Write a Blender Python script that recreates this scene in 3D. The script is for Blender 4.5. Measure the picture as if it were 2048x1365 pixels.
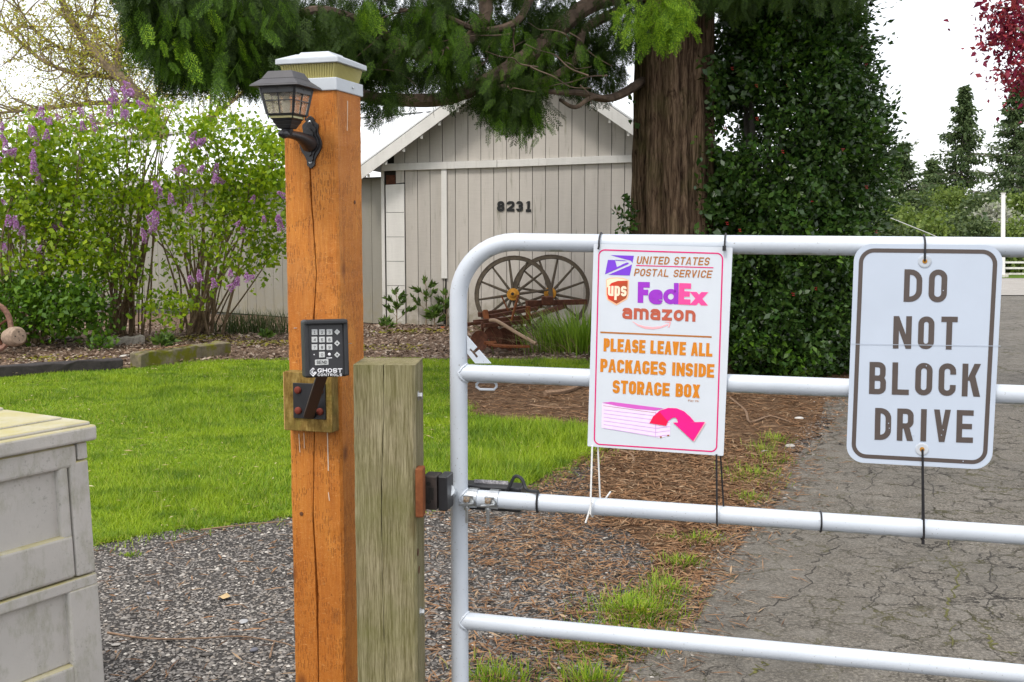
import bpy, math, random
import numpy as np
random.seed(7); rng = np.random.default_rng(11)
R = math.radians
SC = bpy.context.scene
for _o in list(bpy.data.objects): bpy.data.objects.remove(_o)

# ---------------------------------------------------------------- camera
F_PX, EYE = 2200.0, 1.5
PITCH = math.atan(222 / F_PX)
cam = bpy.data.cameras.new('camera'); cam.sensor_fit = 'HORIZONTAL'; cam.sensor_width = 36
cam.lens = F_PX / 2048 * 36; cam.clip_start = .05; cam.clip_end = 6000
camo = bpy.data.objects.new('camera', cam); SC.collection.objects.link(camo)
camo.location = (0, 0, EYE); camo.rotation_euler = (math.pi / 2 - PITCH, 0, 0)
SC.camera = camo
# ---------------------------------------------------------------- sky, sun, exposure (bright overcast)
SUN_EL, SUN_AZ = R(58), R(-150)          # azimuth from +Y, clockwise: high, behind the camera to the left
wd = bpy.data.worlds.new('World'); SC.world = wd; wd.use_nodes = True
nt = wd.node_tree; nt.nodes.clear()
wo = nt.nodes.new('ShaderNodeOutputWorld'); ad = nt.nodes.new('ShaderNodeAddShader')
b1 = nt.nodes.new('ShaderNodeBackground'); b2 = nt.nodes.new('ShaderNodeBackground')
sk = nt.nodes.new('ShaderNodeTexSky'); sk.sky_type = 'NISHITA'; sk.sun_disc = False
sk.sun_elevation = SUN_EL; sk.sun_rotation = SUN_AZ; sk.dust_density = 4
b1.inputs['Strength'].default_value = .05
tc = nt.nodes.new('ShaderNodeTexCoord'); cn = nt.nodes.new('ShaderNodeTexNoise'); cr = nt.nodes.new('ShaderNodeValToRGB')
cn.inputs['Scale'].default_value = 1.6; cn.inputs['Detail'].default_value = 5
cr.color_ramp.elements[0].color = (.86, .88, .92, 1); cr.color_ramp.elements[1].color = (1, 1, 1, 1)
b2.inputs['Strength'].default_value = .96            # the cloud layer
for a, b in ((sk.outputs[0], b1.inputs[0]), (tc.outputs['Generated'], cn.inputs['Vector']), (cn.outputs['Fac'], cr.inputs[0]),
             (cr.outputs[0], b2.inputs[0]), (b1.outputs[0], ad.inputs[0]), (b2.outputs[0], ad.inputs[1]), (ad.outputs[0], wo.inputs[0])):
    nt.links.new(a, b)
sl = bpy.data.lights.new('sun', 'SUN'); sl.energy = 1.5; sl.angle = R(11); sl.color = (1, .96, .9)
so = bpy.data.objects.new('sun', sl); SC.collection.objects.link(so)
so.rotation_euler = (math.pi / 2 - SUN_EL, 0, -SUN_AZ + math.pi)
so.location = (-6, -8, 14)
vs = SC.view_settings; vs.view_transform = 'Standard'; vs.look = 'None'; vs.gamma = 1; vs.exposure = 0.52; vs.use_curve_mapping = False
SC.cycles.max_bounces = 6; SC.cycles.transparent_max_bounces = 8; SC.cycles.use_denoising = True

# ---------------------------------------------------------------- geometry of the view: photo pixel -> place in the world
FW = np.array([0, math.cos(PITCH), -math.sin(PITCH)]); UP = np.array([0, math.sin(PITCH), math.cos(PITCH)]); EYEP = np.array([0, 0, EYE])
def ray(x, y): return (x - 1024) / F_PX * np.array([1., 0, 0]) + (682.5 - y) / F_PX * UP + FW
def PX(x, y, Y): d = ray(x, y); return EYEP + d * (Y / d[1])
def GP(x, y, z=0.): d = ray(x, y); return EYEP + d * ((z - EYE) / d[2])
def nrm(v): v = np.asarray(v, float); return v / np.linalg.norm(v)
class Frame:
    """a plane in the world: origin, X, Y, N (towards the viewer)"""
    def __init__(s, o, x, y):
        s.o = np.asarray(o, float); s.x = nrm(x); n = np.cross(s.x, nrm(y)); s.n = nrm(n); s.y = np.cross(s.n, s.x)
    def loc(s, px, py, off=0.):
        d = ray(px, py); o = s.o + s.n * off
        P = EYEP + d * (np.dot(o - EYEP, s.n) / np.dot(d, s.n)); return np.dot(P - s.o, s.x), np.dot(P - s.o, s.y)
    def w(s, a, b, c=0.): return s.o + s.x * a + s.y * b + s.n * c
    def at(s, px, py, off=0.): a, b = s.loc(px, py, off); return s.w(a, b, off)

# ---------------------------------------------------------------- mesh helpers
COL = SC.collection
INV = {}
def link(o, parent=None):
    COL.objects.link(o)
    if parent is not None: o.parent = parent
    return o
def tag(o, label=None, cat=None, group=None, kind=None):
    for k, v in (('label', label), ('category', cat), ('group', group), ('kind', kind)):
        if v: o[k] = v
    return o
def thing(name, label, cat, loc=(0, 0, 0), rotz=0., group=None):
    o = bpy.data.objects.new(name, None); o.empty_display_size = .1; link(o)
    o.location = tuple(float(v) for v in loc); o.rotation_euler = (0, 0, rotz)
    c, s = math.cos(rotz), math.sin(rotz)
    INV[o.name] = (np.array([[c, s, 0], [-s, c, 0], [0, 0, 1]]), np.asarray(loc, float))
    return tag(o, label, cat, group)
def rootof(o):
    while o.parent is not None: o = o.parent
    return o
def tolocal(V, parent):
    if parent is None: return V
    k = rootof(parent).name
    if k not in INV: return V
    m, l = INV[k]; return (V - l) @ m.T
def fast(name, V, Fs, mat, parent=None, world=True, smooth=False, kind=None):
    """V (n,3), Fs: list of (m,k) index arrays"""
    V = np.asarray(V, float)
    if world: V = tolocal(V, parent)
    me = bpy.data.meshes.new(name); me.vertices.add(len(V)); me.vertices.foreach_set('co', V.astype(np.float32).ravel())
    Fs = [np.asarray(f, np.int32) for f in Fs if len(f)]
    ls = np.concatenate([f.ravel() for f in Fs]); n = sum(len(f) for f in Fs)
    tot = np.concatenate([np.full(len(f), f.shape[1], np.int32) for f in Fs])
    me.loops.add(len(ls)); me.loops.foreach_set('vertex_index', ls)
    me.polygons.add(n); me.polygons.foreach_set('loop_start', np.concatenate([[0], np.cumsum(tot)[:-1]]).astype(np.int32))
    if smooth: me.polygons.foreach_set('use_smooth', np.ones(n, bool))
    me.update(calc_edges=True); me.materials.append(mat)
    o = bpy.data.objects.new(name, me); link(o, parent)
    if kind: o['kind'] = kind
    return o
class MB:
    def __init__(s): s.v = []; s.f = []
    def add(s, V, Fc):
        n = len(s.v); s.v.extend([tuple(float(c) for c in v) for v in V]); s.f.extend([tuple(i + n for i in f) for f in Fc]); return s
    def box(s, c, size, X=(1, 0, 0), Y=(0, 1, 0), Z=(0, 0, 1)):
        c = np.asarray(c, float); X, Y, Z = (np.asarray(a, float) for a in (X, Y, Z)); V = []
        for k in (-.5, .5):
            for a, b in ((-.5, -.5), (.5, -.5), (.5, .5), (-.5, .5)): V.append(c + X * a * size[0] + Y * b * size[1] + Z * k * size[2])
        return s.add(V, [(0, 3, 2, 1), (4, 5, 6, 7), (0, 1, 5, 4), (1, 2, 6, 5), (2, 3, 7, 6), (3, 0, 4, 7)])
    def bar(s, a, b, w, h, up=(0, 0, 1)):
        a = np.asarray(a, float); b = np.asarray(b, float); Z = nrm(b - a); X = np.cross(np.asarray(up, float), Z)
        if np.linalg.norm(X) < 1e-4: X = np.array([1., 0, 0])
        X = nrm(X); Y = np.cross(Z, X)
        return s.box((a + b) / 2, (w, h, np.linalg.norm(b - a)), X, Y, Z)
    def tube(s, pts, r, n=8, cap=True, closed=False):
        P = [np.asarray(p, float) for p in pts]; m = len(P); rs = [r] * m if np.isscalar(r) else list(r)
        up = None; V = []
        for i in range(m):
            if closed: t = nrm(P[(i + 1) % m] - P[i - 1])
            else: t = nrm(P[min(i + 1, m - 1)] - P[max(i - 1, 0)])
            if up is None:
                a = np.array([0, 0, 1.]) if abs(t[2]) < .9 else np.array([1., 0, 0]); up = nrm(np.cross(np.cross(t, a), t))
            else:
                up = up - t * np.dot(up, t); up = nrm(up)
            sd = np.cross(t, up)
            for k in range(n):
                q = 2 * math.pi * k / n; V.append(P[i] + (up * math.cos(q) + sd * math.sin(q)) * rs[i])
        Fc = []
        for i in range(m if closed else m - 1):
            j = (i + 1) % m
            for k in range(n): Fc.append((i * n + k, i * n + (k + 1) % n, j * n + (k + 1) % n, j * n + k))
        if cap and not closed: Fc += [tuple(range(n))[::-1], tuple(range((m - 1) * n, m * n))]
        return s.add(V, Fc)
    def lathe(s, prof, o, ax, n=16):
        """prof: (distance along axis, radius)"""
        o = np.asarray(o, float); ax = nrm(ax); a = np.array([0, 0, 1.]) if abs(ax[2]) < .9 else np.array([1., 0, 0])
        X = nrm(np.cross(ax, a)); Y = np.cross(ax, X); V = []; Fc = []
        for d, r in prof:
            for k in range(n): q = 2 * math.pi * k / n; V.append(o + ax * d + (X * math.cos(q) + Y * math.sin(q)) * max(r, 1e-5))
        for i in range(len(prof) - 1):
            for k in range(n): Fc.append((i * n + k, i * n + (k + 1) % n, (i + 1) * n + (k + 1) % n, (i + 1) * n + k))
        Fc += [tuple(range(n))[::-1], tuple(range((len(prof) - 1) * n, len(prof) * n))]
        return s.add(V, Fc)
    def prism(s, poly, fr, z0, z1):
        """poly: 2d points on the frame, extruded from z0 to z1 along its normal"""
        n = len(poly); V = [fr.w(a, b, z0) for a, b in poly] + [fr.w(a, b, z1) for a, b in poly]
        return s.add(V, [tuple(range(n))[::-1], tuple(range(n, 2 * n))] + [(i, (i + 1) % n, n + (i + 1) % n, n + i) for i in range(n)])
    def flat(s, poly, fr, z):
        return s.add([fr.w(a, b, z) for a, b in poly], [tuple(range(len(poly)))])
    def frustum(s, fr, c, w0, d0, z0, w1, d1, z1, c1=None):
        """rectangle w0 x d0 at z0 to w1 x d1 at z1 on the frame"""
        c1 = c if c1 is None else c1; V = []
        for (cx, cy), w, d, z in ((c, w0, d0, z0), (c1, w1, d1, z1)):
            for a, b in ((-.5, -.5), (.5, -.5), (.5, .5), (-.5, .5)): V.append(fr.w(cx + a * w, cy + b * d, z))
        return s.add(V, [(0, 3, 2, 1), (4, 5, 6, 7), (0, 1, 5, 4), (1, 2, 6, 5), (2, 3, 7, 6), (3, 0, 4, 7)])
    def build(s, name, mat, parent=None, world=False, smooth=False, bevel=0, seg=2, kind=None):
        V = np.array(s.v, float)
        if world: V = tolocal(V, parent)
        me = bpy.data.meshes.new(name); me.from_pydata([tuple(v) for v in V], [], s.f); me.materials.append(mat)
        if smooth:
            me.polygons.foreach_set('use_smooth', np.ones(len(me.polygons), bool))
            try: me.set_sharp_from_angle(angle=R(38))
            except Exception: pass
        me.update(); o = bpy.data.objects.new(name, me); link(o, parent)
        if bevel:
            b = o.modifiers.new('bevel', 'BEVEL'); b.width = bevel; b.segments = seg; b.limit_method = 'ANGLE'; b.angle_limit = R(35)
        if kind: o['kind'] = kind
        return o
def smooth_curve(pts, n=8):
    """Catmull-Rom through the points"""
    P = [np.asarray(p, float) for p in pts]; P = [2 * P[0] - P[1]] + P + [2 * P[-1] - P[-2]]; out = []
    for i in range(1, len(P) - 2):
        for k in range(n):
            t = k / n; a, b, c, d = P[i - 1:i + 3]
            out.append(.5 * (2 * b + (c - a) * t + (2 * a - 5 * b + 4 * c - d) * t * t + (3 * b - a - 3 * c + d) * t ** 3))
    return out + [P[-2]]

# ---------------------------------------------------------------- materials
def lin(r, g, b): return tuple(((c / 255) / 12.92 if c / 255 <= .04045 else ((c / 255 + .055) / 1.055) ** 2.4) for c in (r, g, b))
class Mt:
    def __init__(s, name, rough=.6, metal=0., spec=.5):
        s.m = bpy.data.materials.new(name); s.m.use_nodes = True; s.t = s.m.node_tree; s.b = s.t.nodes['Principled BSDF']
        s.b.inputs['Roughness'].default_value = rough; s.b.inputs['Metallic'].default_value = metal; s.b.inputs['Specular IOR Level'].default_value = spec
        s._c = None
    def n(s, typ, **kw):
        x = s.t.nodes.new('ShaderNode' + typ)
        for k, v in kw.items():
            if k.startswith('_'): setattr(x, k[1:], v)
            else:
                i = x.inputs[int(k[1:])] if k[0] == 'i' and k[1:].isdigit() else x.inputs[k.replace('_', ' ')]
                if hasattr(v, 'is_output'): s.t.links.new(v, i)
                else: i.default_value = v
        return x
    def co(s, scale=(1, 1, 1), rot=(0, 0, 0)):
        if s._c is None: s._c = s.n('TexCoord').outputs['Object']
        mp = s.n('Mapping', Vector=s._c, Scale=scale, Rotation=rot); return mp.outputs[0]
    def noise(s, scale, detail=4, rough=.6, sc=(1, 1, 1), dist=0.): return s.n('TexNoise', Vector=s.co(sc), Scale=scale, Detail=detail, Roughness=rough, Distortion=dist).outputs['Fac']
    def ramp(s, fac, stops, interp='LINEAR'):
        r = s.n('ValToRGB', Fac=fac); cr = r.color_ramp; cr.interpolation = interp
        while len(cr.elements) < len(stops): cr.elements.new(.5)
        for e, (p, c) in zip(cr.elements, stops):
            e.position = p; e.color = (tuple(c) + (1,)) if not np.isscalar(c) else (c, c, c, 1)
        return r.outputs[0]
    def mix(s, fac, a, b, mode='MIX'):
        x = s.n('Mix', _data_type='RGBA', _blend_type=mode)
        for i, v in ((0, fac), (6, a), (7, b)):
            if hasattr(v, 'is_output'): s.t.links.new(v, x.inputs[i])
            else: x.inputs[i].default_value = v if np.isscalar(v) else tuple(v) + (1,)
        return x.outputs[2]
    def math(s, op, a, b=0.):
        x = s.n('Math', _operation=op)
        for i, v in ((0, a), (1, b)):
            if hasattr(v, 'is_output'): s.t.links.new(v, x.inputs[i])
            else: x.inputs[i].default_value = v
        return x.outputs[0]
    def col(s, c):
        if hasattr(c, 'is_output'): s.t.links.new(c, s.b.inputs['Base Color'])
        else: s.b.inputs['Base Color'].default_value = tuple(c) + (1,)
        return s
    def rgh(s, v): s.t.links.new(v, s.b.inputs['Roughness']); return s
    def bump(s, h, dist=.005, strength=.6):
        b = s.n('Bump', Height=h, Distance=dist, Strength=strength); s.t.links.new(b.outputs[0], s.b.inputs['Normal']); return s
def plain(name, c, rough=.6, metal=0., var=.12, scale=30, bump=0., spec=.5):
    m = Mt(name, rough, metal, spec); c = np.array(c)
    m.col(m.ramp(m.noise(scale, 5), [(.3, tuple(c * (1 - var))), (.7, tuple(np.minimum(c * (1 + var), 1)))]))
    if bump: m.bump(m.noise(scale * 3, 4), bump)
    return m.m
def leafmat(name, cols, rough=.5, trans=.35, spec=.4):
    m = Mt(name, rough, spec=spec)
    rnd = m.n('NewGeometry').outputs['Random Per Island']
    c = m.ramp(rnd, [(i / max(1, len(cols) - 1), k) for i, k in enumerate(cols)]); m.col(c)
    if trans:
        tr = m.n('BsdfTranslucent'); m.t.links.new(c, tr.inputs[0]); mx = m.n('MixShader', Fac=trans)
        m.t.links.new(m.b.outputs[0], mx.inputs[1]); m.t.links.new(tr.outputs[0], mx.inputs[2])
        m.t.links.new(mx.outputs[0], m.t.nodes['Material Output'].inputs['Surface'])
    return m.m

def wood_orange():
    m = Mt('stained_wood', .62, spec=.3)
    g = m.noise(9, 6, .65, (7, 7, .55), .6)
    c = m.ramp(g, [(.25, (.33, .095, .010)), (.5, (.52, .17, .018)), (.75, (.64, .26, .040))])
    fine = m.noise(60, 3, .7, (9, 9, .35)); c = m.mix(.35, c, m.ramp(fine, [(.35, (.30, .09, .012)), (.65, (.66, .29, .065))]))
    # incising marks left by pressure treatment
    co = m.n('SeparateXYZ', Vector=m.co()); u = m.math('ADD', co.outputs[0], co.outputs[1])
    v2 = m.n('CombineXYZ', X=m.math('MULTIPLY', m.math('ADD', u, m.math('MULTIPLY', m.noise(9, 2), .012)), 170.), Y=m.math('MULTIPLY', co.outputs[2], 48.))
    vo = m.n('TexVoronoi', Vector=v2.outputs[0], _voronoi_dimensions='2D', Scale=1., Randomness=.8)
    d = m.n('VectorMath', _operation='SUBTRACT'); m.t.links.new(v2.outputs[0], d.inputs[0]); m.t.links.new(vo.outputs['Position'], d.inputs[1])
    ab = m.n('VectorMath', _operation='ABSOLUTE'); m.t.links.new(d.outputs[0], ab.inputs[0]); sp = m.n('SeparateXYZ', Vector=ab.outputs[0])
    dash = m.math('MULTIPLY', m.math('LESS_THAN', sp.outputs[0], .15), m.math('LESS_THAN', sp.outputs[1], m.math('MULTIPLY', m.noise(60, 2), .6)))
    dash = m.math('MULTIPLY', dash, m.math('GREATER_THAN', m.noise(16, 3), .5))
    c = m.mix(m.math('MULTIPLY', dash, .62), c, (.12, .036, .008))
    c = m.mix(m.ramp(m.noise(3.2, 4, .6, (2, 2, .7)), [(.42, .5), (.6, 0.)]), c, (.36, .10, .012)); c = m.mix(m.ramp(m.noise(2.1, 4, .6, (2, 2, .8)), [(.55, 0.), (.72, .4)]), c, (.66, .33, .10))
    arc = m.noise(22, 2, .5, (1.2, 1.2, 5), 2.2)     # pale saw marks
    c = m.mix(m.ramp(arc, [(.49, 0.), (.505, .42), (.52, 0.)]), c, (.75, .42, .16))
    kn = m.n('TexVoronoi', Vector=m.co((1, 1, .6)), Scale=7., Randomness=1.).outputs['Distance']
    c = m.mix(m.ramp(kn, [(.06, .75), (.13, 0.)]), c, (.14, .04, .01))
    m.col(c).bump(m.math('SUBTRACT', fine, m.math('MULTIPLY', dash, 1.2)), .0022, .8); return m.m
def wood_grey():
    m = Mt('weathered_wood', .8, spec=.2)
    g = m.noise(10, 6, .65, (6, 6, .3), .5)
    c = m.ramp(g, [(.28, (.065, .052, .020)), (.48, (.20, .168, .082)), (.72, (.38, .335, .205))])
    fine = m.noise(70, 3, .7, (9, 9, .22)); c = m.mix(.5, c, m.ramp(fine, [(.38, (.055, .043, .016)), (.62, (.44, .39, .25))]))
    moss = m.noise(4, 5); c = m.mix(m.ramp(moss, [(.46, 0.), (.68, .6)]), c, (.13, .135, .03))
    kn = m.n('TexVoronoi', Vector=m.co((1, 1, .55)), Scale=5., Randomness=1.).outputs['Distance']
    c = m.mix(m.ramp(kn, [(.05, .8), (.12, 0.)]), c, (.10, .07, .03))
    m.col(c).bump(fine, .0025, .9); return m.m
def painted_siding(name, base, dirt):
    m = Mt(name, .75, spec=.25); b = np.array(base)
    g = m.noise(2.2, 5, .6, (3, 3, .45)); c = m.ramp(g, [(.3, tuple(b * .80)), (.55, tuple(b)), (.8, tuple(np.minimum(b * 1.08, .9)))])
    saw = m.noise(18, 3, .7, (.35, .35, 9)); c = m.mix(.3, c, m.ramp(saw, [(.35, tuple(b * .72)), (.6, tuple(b * 1.05))]))
    rn = m.n('ObjectInfo').outputs['Random']; c = m.mix(.4, c, m.ramp(rn, [(0., tuple(b * .8)), (1., tuple(b * 1.06))]))
    z_ = m.n('SeparateXYZ', Vector=m.co()).outputs[2]; spl = m.math('MULTIPLY', m.ramp(z_, [(.05, 1.), (.75, 0.)]), m.ramp(m.noise(7, 5, .7), [(.38, .1), (.65, .8)])); c = m.mix(spl, c, (.26, .23, .15))   # rain splash at the foot
    st = m.noise(5, 5, .65, (3, 3, .3)); c = m.mix(m.ramp(st, [(.58, 0.), (.78, dirt)]), c, (.20, .19, .13))
    m.col(c).bump(saw, .004, .5); return m.m
def rust(name, a=(.055, .022, .014), b=(.17, .068, .038), rough=.85):
    m = Mt(name, rough, spec=.2); g = m.noise(18, 6, .7)
    m.col(m.ramp(g, [(.3, a), (.55, tuple((np.array(a) + b) / 2)), (.75, b)])).bump(m.noise(70, 4), .002, .6); return m.m
def white_paint():
    m = Mt('white_gate_paint', .38, spec=.5); g = m.noise(6, 4)
    c = m.ramp(g, [(.3, (.47, .51, .56)), (.7, (.53, .57, .62))])
    sc = m.noise(24, 5, .75, (.6, .6, 9)); c = m.mix(m.ramp(sc, [(.70, 0.), (.74, .6)]), c, (.32, .33, .30))
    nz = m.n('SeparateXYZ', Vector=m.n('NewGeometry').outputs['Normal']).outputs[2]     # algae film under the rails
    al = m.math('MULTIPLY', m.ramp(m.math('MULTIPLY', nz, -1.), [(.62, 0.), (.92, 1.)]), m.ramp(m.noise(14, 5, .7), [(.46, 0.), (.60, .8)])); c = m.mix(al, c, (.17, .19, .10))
    sp = m.noise(190, 2, .5); c = m.mix(m.ramp(sp, [(.70, 0.), (.73, .7)]), c, (.20, .18, .15))
    m.col(c).bump(m.noise(90, 3), .0012, .35); return m.m
def asphalt():
    m = Mt('old_asphalt', .85, spec=.25)
    big = m.noise(.6, 4); fine = m.noise(75, 4, .85); mid = m.noise(7, 5, .7)
    c = m.ramp(fine, [(.34, (.040, .034, .028)), (.5, (.112, .099, .081)), (.64, (.27, .243, .20))])
    c = m.mix(m.ramp(big, [(.35, .5), (.65, 0.)]), c, (.10, .09, .075)); c = m.mix(m.ramp(mid, [(.45, 0.), (.7, .4)]), c, (.22, .205, .18)); c = m.mix(m.ramp(m.noise(1.7, 5, .7, (1, .5, 1)), [(.5, 0.), (.68, .5)]), c, (.075, .07, .06))
    wv = m.n('TexNoise', Vector=m.co(), Scale=4.5, Detail=6., Roughness=.7); ad = m.n('VectorMath', _operation='MULTIPLY_ADD')
    m.t.links.new(wv.outputs['Color'], ad.inputs[0]); ad.inputs[1].default_value = (.30, .30, 0); m.t.links.new(m.co(), ad.inputs[2])
    def crack(scale, w):
        v = m.n('TexVoronoi', Vector=ad.outputs[0], _feature='DISTANCE_TO_EDGE', _voronoi_dimensions='2D', Scale=scale, Randomness=1.)
        return m.ramp(v.outputs['Distance'], [(0., 1.), (w, .7), (w * 1.6, 0.)])
    brk = m.ramp(m.noise(5, 3), [(.38, .15), (.52, 1.)])
    zone = m.ramp(m.noise(.55, 3), [(.42, 0.), (.56, 1.)]); zone2 = m.ramp(m.noise(.8, 3), [(.44, 0.), (.54, 1.)])
    k = m.math('MAXIMUM', m.math('MULTIPLY', crack(2.9, .014), m.math('MULTIPLY', zone, brk)), m.math('MULTIPLY', crack(7.5, .021), m.math('MULTIPLY', m.math('MULTIPLY', zone2, brk), .8)))
    gm = m.ramp(m.noise(2.6, 3), [(.46, 0.), (.58, 1.)])
    c = m.mix(k, c, m.mix(gm, (.024, .020, .016), (.10, .092, .016)))
    m.col(c).bump(m.math('SUBTRACT', m.math('MULTIPLY', fine, .35), m.math('MULTIPLY', k, 1.6)), .012, .8); return m.m
def soil(name, c1, c2, c3, scale=30):
    m = Mt(name, .95, spec=.1); g = m.noise(scale, 6, .75); big = m.noise(1.4, 4)
    c = m.ramp(g, [(.3, c1), (.5, c2), (.7, c3)]); c = m.mix(m.ramp(big, [(.4, .45), (.65, 0.)]), c, c1)
    m.col(c).bump(g, .02, .8); return m.m
def box_plastic():
    m = Mt('weathered_resin', .6, spec=.35)
    c = m.ramp(m.noise(5, 5), [(.3, (.42, .405, .375)), (.7, (.51, .49, .455))])
    al = m.noise(6, 7, .75, (2.2, 2.2, 1.0)); c = m.mix(m.ramp(al, [(.50, 0.), (.68, .6)]), c, (.23, .23, .14))
    sp = m.math('MULTIPLY', m.noise(95, 4, .8), m.ramp(m.noise(6, 4), [(.35, .8), (.65, 1.12)])); c = m.mix(m.ramp(sp, [(.60, 0.), (.68, .5)]), c, (.20, .20, .17))
    nz = m.n('SeparateXYZ', Vector=m.n('NewGeometry').outputs['Normal']).outputs[2]     # algae settles on upward faces
    top = m.math('MULTIPLY', m.ramp(nz, [(.2, 0.), (.7, .9)]), m.ramp(m.noise(9, 6), [(.3, .35), (.65, 1.)])); c = m.mix(top, c, (.38, .33, .12))
    m.col(c).bump(m.noise(180, 3), .0012, .4); return m.m
def bark():
    m = Mt('cedar_bark', .95, spec=.1); g = m.noise(7, 7, .7, (5, 5, .5), .8)
    c = m.ramp(g, [(.36, (.016, .010, .007)), (.48, (.105, .068, .043)), (.66, (.27, .185, .12))])
    c = m.mix(m.ramp(m.noise(2.5, 4), [(.5, 0.), (.75, .45)]), c, (.13, .13, .045)); m.col(c).bump(g, .05, 1.); return m.m
M_OR = wood_orange(); M_GR = wood_grey(); M_SIDE = painted_siding('barn_siding', (.55, .51, .46), .85); M_SIDE_SHADED = painted_siding('shaded_wing_siding', (.28, .265, .225), .6)  # wing boards get a darker base colour that includes the shade on that wall
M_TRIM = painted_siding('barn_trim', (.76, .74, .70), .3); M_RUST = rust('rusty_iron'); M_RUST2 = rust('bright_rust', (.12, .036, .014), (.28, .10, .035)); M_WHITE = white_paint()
M_ASPH = asphalt(); M_BOX = box_plastic(); M_BARK = bark()
M_BLACK = plain('black_metal', (.012, .012, .014), .38, var=.3, spec=.6); M_BLK2 = plain('black_plastic', (.016, .017, .019), .5, var=.2)
M_TIE = plain('black_nylon', (.012, .011, .013), .45); M_WTIE = plain('white_nylon', (.78, .78, .76), .4, var=.04); M_ZINC = plain('zinc', (.55, .57, .58), .3, .9, var=.2)
M_ROOFM = plain('pale_metal_roof', (.80, .81, .82), .35, var=.05, scale=3); M_DARK = plain('dark_gap_and_shade', (.02, .017, .014), .9)
M_TWIG = plain('twig', (.20, .125, .075), .85, var=.35, scale=40); M_STEM = plain('shrub_stem', (.23, .165, .10), .85, var=.35, scale=20); M_NUM = plain('number_black', (.01, .01, .01), .4)
def col_mat(name, rgb, rough=.45, var=.05): return plain(name, lin(*rgb), rough, var=var, scale=60)
# ================================================================ lettering drawn as strokes
def rnd_corners(pts, r, closed, n=6):
    pts = [np.asarray(p, float) for p in pts]; m = len(pts); out = []
    rs = [r] * m if np.isscalar(r) else list(r)
    for i in range(m):
        p = pts[i]
        if not closed and i in (0, m - 1) or rs[i] <= 0: out.append(p); continue
        a = pts[i - 1] - p; b = pts[(i + 1) % m] - p; la, lb = np.linalg.norm(a), np.linalg.norm(b); a /= la; b /= lb
        lim = .5 if closed else .98
        q = math.acos(max(-1, min(1, np.dot(a, b)))) / 2; d = min(rs[i] / math.tan(q), la * .5 if 0 < i - 1 or closed else la * .98, lb * .5 if i + 1 < m - 1 or closed else lb * .98)
        rr = d * math.tan(q); c = p + nrm(a + b) * rr / math.sin(q); s = p + a * d; e = p + b * d
        t0 = math.atan2(*(s - c)[::-1]); t1 = math.atan2(*(e - c)[::-1]); dt = (t1 - t0 + math.pi) % (2 * math.pi) - math.pi
        for k in range(n + 1): t = t0 + dt * k / n; out.append(c + rr * np.array([math.cos(t), math.sin(t)]))
    res = [out[0]]
    for p in out[1:]:
        if np.linalg.norm(p - res[-1]) > 1e-7: res.append(p)
    if closed and np.linalg.norm(res[0] - res[-1]) < 1e-7: res.pop()
    return res
def ribbon(pts, t, closed=False):
    P = [np.asarray(p, float) for p in pts]; m = len(P); A = []; B = []
    for i in range(m):
        d0 = P[i] - P[i - 1] if (i > 0 or closed) else P[1] - P[0]; d1 = P[(i + 1) % m] - P[i] if (i < m - 1 or closed) else P[-1] - P[-2]
        n0 = nrm([-d0[1], d0[0]]); n1 = nrm([-d1[1], d1[0]]); n = nrm(n0 + n1) if np.linalg.norm(n0 + n1) > 1e-6 else n0
        k = min(1 / max(.35, np.dot(n, n0)), 2.2); A.append(P[i] + n * t / 2 * k); B.append(P[i] - n * t / 2 * k)
    return [[B[i], B[(i + 1) % m], A[(i + 1) % m], A[i]] for i in range(m if closed else m - 1)]
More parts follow.
